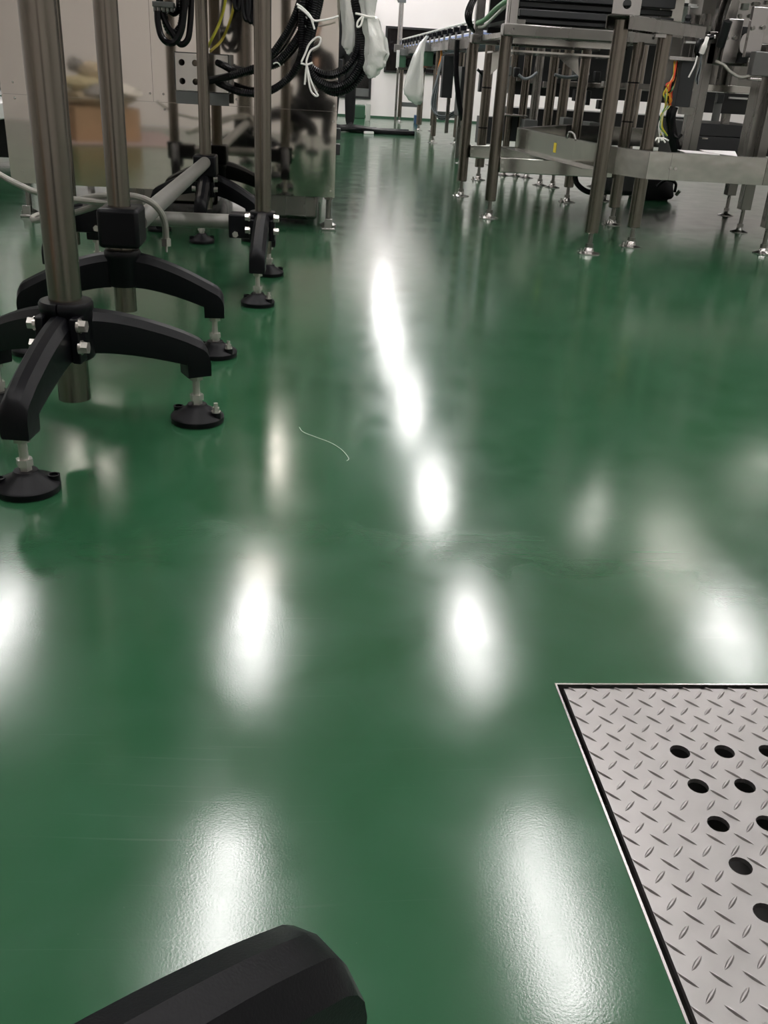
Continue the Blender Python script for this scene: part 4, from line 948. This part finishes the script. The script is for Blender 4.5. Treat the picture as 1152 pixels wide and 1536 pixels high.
# ------------------------------------------------------------------ person in black beyond the cabinet
def person(px_, py_):
    root = thing('person', 'person in black clothes standing behind the polished cabinet by the hoses', 'person', (px_, py_, 0))
    me = bpy.data.meshes.new('body')
    V = {'pel': (0, 0, 0.95, .13, .10), 'sp': (0, 0.0, 1.12, .12, .09), 'ch': (0, 0.01, 1.32, .15, .10), 'nk': (0, 0.0, 1.47, .055, .055), 'hd0': (0, -0.01, 1.55, .06, .065), 'hd': (0, -0.02, 1.65, .075, .09), 'hd2': (0, -0.01, 1.73, .06, .075)}
    E_ = [('pel', 'sp'), ('sp', 'ch'), ('ch', 'nk'), ('nk', 'hd0'), ('hd0', 'hd'), ('hd', 'hd2')]
    for s, n in ((1, 'r'), (-1, 'l')):
        V['sh' + n] = (0.17 * s, 0, 1.39, .06, .06); V['el' + n] = (0.23 * s, 0.02, 1.12, .045, .045); V['wr' + n] = (0.20 * s, -0.14, 0.95, .032, .032); V['hn' + n] = (0.19 * s, -0.20, 0.90, .036, .022)
        V['hp' + n] = (0.09 * s, 0, 0.90, .095, .095); V['kn' + n] = (0.10 * s, -0.02, 0.50, .08, .08); V['an' + n] = (0.11 * s, 0.02, 0.10, .065, .065); V['he' + n] = (0.11 * s, 0.0, 0.045, .05, .04); V['to' + n] = (0.14 * s, -0.15, 0.035, .042, .032)
        E_ += [('ch', 'sh' + n), ('sh' + n, 'el' + n), ('el' + n, 'wr' + n), ('wr' + n, 'hn' + n), ('pel', 'hp' + n), ('hp' + n, 'kn' + n), ('kn' + n, 'an' + n), ('an' + n, 'he' + n), ('he' + n, 'to' + n)]
    ks = list(V); me.from_pydata([V[k][:3] for k in ks], [(ks.index(a), ks.index(b)) for a, b in E_], [])
    me.materials.append(MATS['black_cloth'])
    o = bpy.data.objects.new('body', me); COL.objects.link(o); o.parent = root; o['_w'] = root['_w']
    sk = o.modifiers.new('skin', 'SKIN'); sk.use_smooth_shade = True
    for i, k in enumerate(ks):
        d = me.skin_vertices[0].data[i]; d.radius = (V[k][3], V[k][4]); d.use_root = (k == 'pel')
    ss = o.modifiers.new('sub', 'SUBSURF'); ss.levels = 2; ss.render_levels = 2
    P = Vector((px_, py_, 0))
    def ell(c, r, n=16, m_=10, lo=0.0, hi=1.0):
        vs = []
        for i in range(m_ + 1):
            t = math.pi * (lo + (hi - lo) * i / m_)
            for k in range(n):
                a = 2 * math.pi * k / n; vs.append(P + Vector(c) + Vector((r[0] * math.sin(t) * math.cos(a), r[1] * math.sin(t) * math.sin(a), r[2] * math.cos(t))))
        return MB().add(vs, [(i * n + k, (i + 1) * n + k, (i + 1) * n + (k + 1) % n, i * n + (k + 1) % n) for i in range(m_) for k in range(n)])
    f = ell((0, -0.03, 1.64), (0.078, 0.092, 0.115)).build('face', 'skin', root, smooth=60)
    MB().prism([P + Vector((-0.012, -0.118, 1.62)), P + Vector((0.012, -0.118, 1.62)), P + Vector((0, -0.115, 1.67))], (0, -0.018, -0.004)).build('nose', 'skin', f)
    for s in (-1, 1): ell((0.03 * s, -0.112, 1.655), (0.012, 0.008, 0.007), 10, 6).build('eye', 'hair', f)
    ell((0, -0.112, 1.585), (0.024, 0.008, 0.006), 10, 6).build('mouth', 'pink_sheet', f)
    for s in (-1, 1): ell((0.08 * s, -0.02, 1.64), (0.012, 0.02, 0.032), 10, 6).build('ear', 'skin', f)
    ell((0, -0.008, 1.675), (0.092, 0.100, 0.108), 18, 10, 0.0, 0.62).build('hair', 'hair', root, smooth=60)
    for s in (-1, 1):
        for k in range(5):
            b0 = Vector((0.19 * s + (k - 2) * 0.013 * (1 if k else 1.4), -0.20, 0.895)); L = (0.05, 0.075, 0.085, 0.078, 0.06)[k]
            MB().tube([P + b0, P + b0 + Vector((0, -L * 0.55, -0.02)), P + b0 + Vector((0, -L * 0.75, -0.05))], [0.009, 0.0085, 0.007], 8).build('finger', 'skin', root)
person(0.36, 12.75)
# ------------------------------------------------------------------ conveyor bed carried by the black-footed posts (above the picture)
t9 = thing('conveyor_bed', 'narrow conveyor bed carried on top of the black-footed steel posts', 'conveyor', (-0.485, 3.2, 1.10))
MB().box((-0.64, 1.70, 1.10), (-0.62, 4.62, 1.20)).build('side_plate', 'steel', t9)
MB().box((-0.35, 1.70, 1.10), (-0.33, 4.62, 1.20)).build('side_plate', 'steel', t9)
MB().box((-0.62, 1.70, 1.13), (-0.35, 4.62, 1.17)).build('belt', 'dark_grey', t9)
for y in (1.885, 2.51, 4.46): MB().box((-0.62, y - 0.04, 1.10), (-0.35, y + 0.04, 1.13)).build('cross_plate', 'steel', t9)
MB().box((-0.88, 3.34, 1.07), (-0.12, 3.42, 1.10)).build('cross_beam', 'steel', t9)
# ------------------------------------------------------------------ squatting photographer behind the camera, mirrored in the cabinet
def photographer(x, y):
    root = thing('person', 'person in black squatting with a phone, mirrored in the polished cabinet', 'person', (x, y, 0))
    V = {'pel': (0, -0.22, 0.34, .13, .13), 'sp': (0, -0.18, 0.52, .13, .11), 'ch': (0, -0.10, 0.74, .15, .12), 'nk': (0, -0.05, 0.88, .06, .06), 'hd': (0, -0.02, 1.02, .085, .095), 'hd2': (0, -0.02, 1.10, .07, .08)}
    E_ = [('pel', 'sp'), ('sp', 'ch'), ('ch', 'nk'), ('nk', 'hd'), ('hd', 'hd2')]
    for s, n in ((1, 'r'), (-1, 'l')):
        V['sh' + n] = (0.17 * s, -0.09, 0.80, .06, .06); V['el' + n] = (0.21 * s, 0.05, 0.62, .046, .046); V['wr' + n] = (0.07 * s, 0.15, 0.70, .032, .032); V['hn' + n] = (0.055 * s, 0.17, 0.75, .03, .03)
        V['hp' + n] = (0.11 * s, -0.18, 0.33, .10, .10); V['kn' + n] = (0.18 * s, 0.12, 0.42, .072, .072); V['an' + n] = (0.15 * s, -0.04, 0.10, .05, .05); V['to' + n] = (0.17 * s, 0.13, 0.04, .045, .036)
        E_ += [('ch', 'sh' + n), ('sh' + n, 'el' + n), ('el' + n, 'wr' + n), ('wr' + n, 'hn' + n), ('pel', 'hp' + n), ('hp' + n, 'kn' + n), ('kn' + n, 'an' + n), ('an' + n, 'to' + n)]
    ks = list(V); me = bpy.data.meshes.new('body'); me.from_pydata([V[k][:3] for k in ks], [(ks.index(a), ks.index(b)) for a, b in E_], [])
    me.materials.append(MATS['black_cloth'])
    o = bpy.data.objects.new('body', me); COL.objects.link(o); o.parent = root; o['_w'] = root['_w']
    o.modifiers.new('skin', 'SKIN').use_smooth_shade = True
    for i, k in enumerate(ks):
        d = me.skin_vertices[0].data[i]; d.radius = (V[k][3], V[k][4]); d.use_root = (k == 'pel')
    ss = o.modifiers.new('sub', 'SUBSURF'); ss.levels = 2; ss.render_levels = 2
    P = Vector((x, y, 0))
    f = blob((x, y + 0.015, 1.03), (0.075, 0.088, 0.11), 0, 16, 10, 0.0, 0.0, 1.0).build('face', 'skin', root, smooth=60)
    blob((x, y - 0.015, 1.06), (0.088, 0.09, 0.10), 2, 16, 10, 0.05, 0.0, 1.0).build('hair', 'hair', root, smooth=60)
    MB().prism([P + Vector((-0.012, 0.098, 1.01)), P + Vector((0.012, 0.098, 1.01)), P + Vector((0, 0.094, 1.06))], (0, 0.018, -0.004)).build('nose', 'skin', f)
    for s in (-1, 1): blob((x + 0.03 * s, y + 0.092, 1.045), (0.012, 0.01, 0.007), 0, 10, 6, 0, 0, 1.0).build('eye', 'hair', f)
    blob((x, y + 0.092, 0.975), (0.024, 0.01, 0.006), 0, 10, 6, 0, 0, 1.0).build('mouth', 'pink_sheet', f)
    for s in (-1, 1):
        for k in range(5):
            b0 = P + Vector((0.055 * s, 0.185, 0.715 + 0.017 * k)); L = (0.06, 0.07, 0.08, 0.075, 0.05)[k]
            MB().tube([b0, b0 + Vector((-0.006 * s, 0.024, 0)), b0 + Vector((-s * L * 0.5, 0.028, 0.004))], [0.009, 0.0085, 0.007], 8).build('finger', 'skin', root)
    ph = thing('phone', 'black phone held up by the squatting person', 'phone', P + Vector((0, 0.186, 0.70)))
    MB().box(P + Vector((-0.037, 0.186, 0.69)), P + Vector((0.037, 0.195, 0.84))).build('case', 'black_plastic', ph, bevel=0.004)
    MB().cyl(P + Vector((0.022, 0.195, 0.825)), P + Vector((0.022, 0.197, 0.825)), 0.007, 14).build('lens', 'window_black', ph)
photographer(-0.02, -0.42)
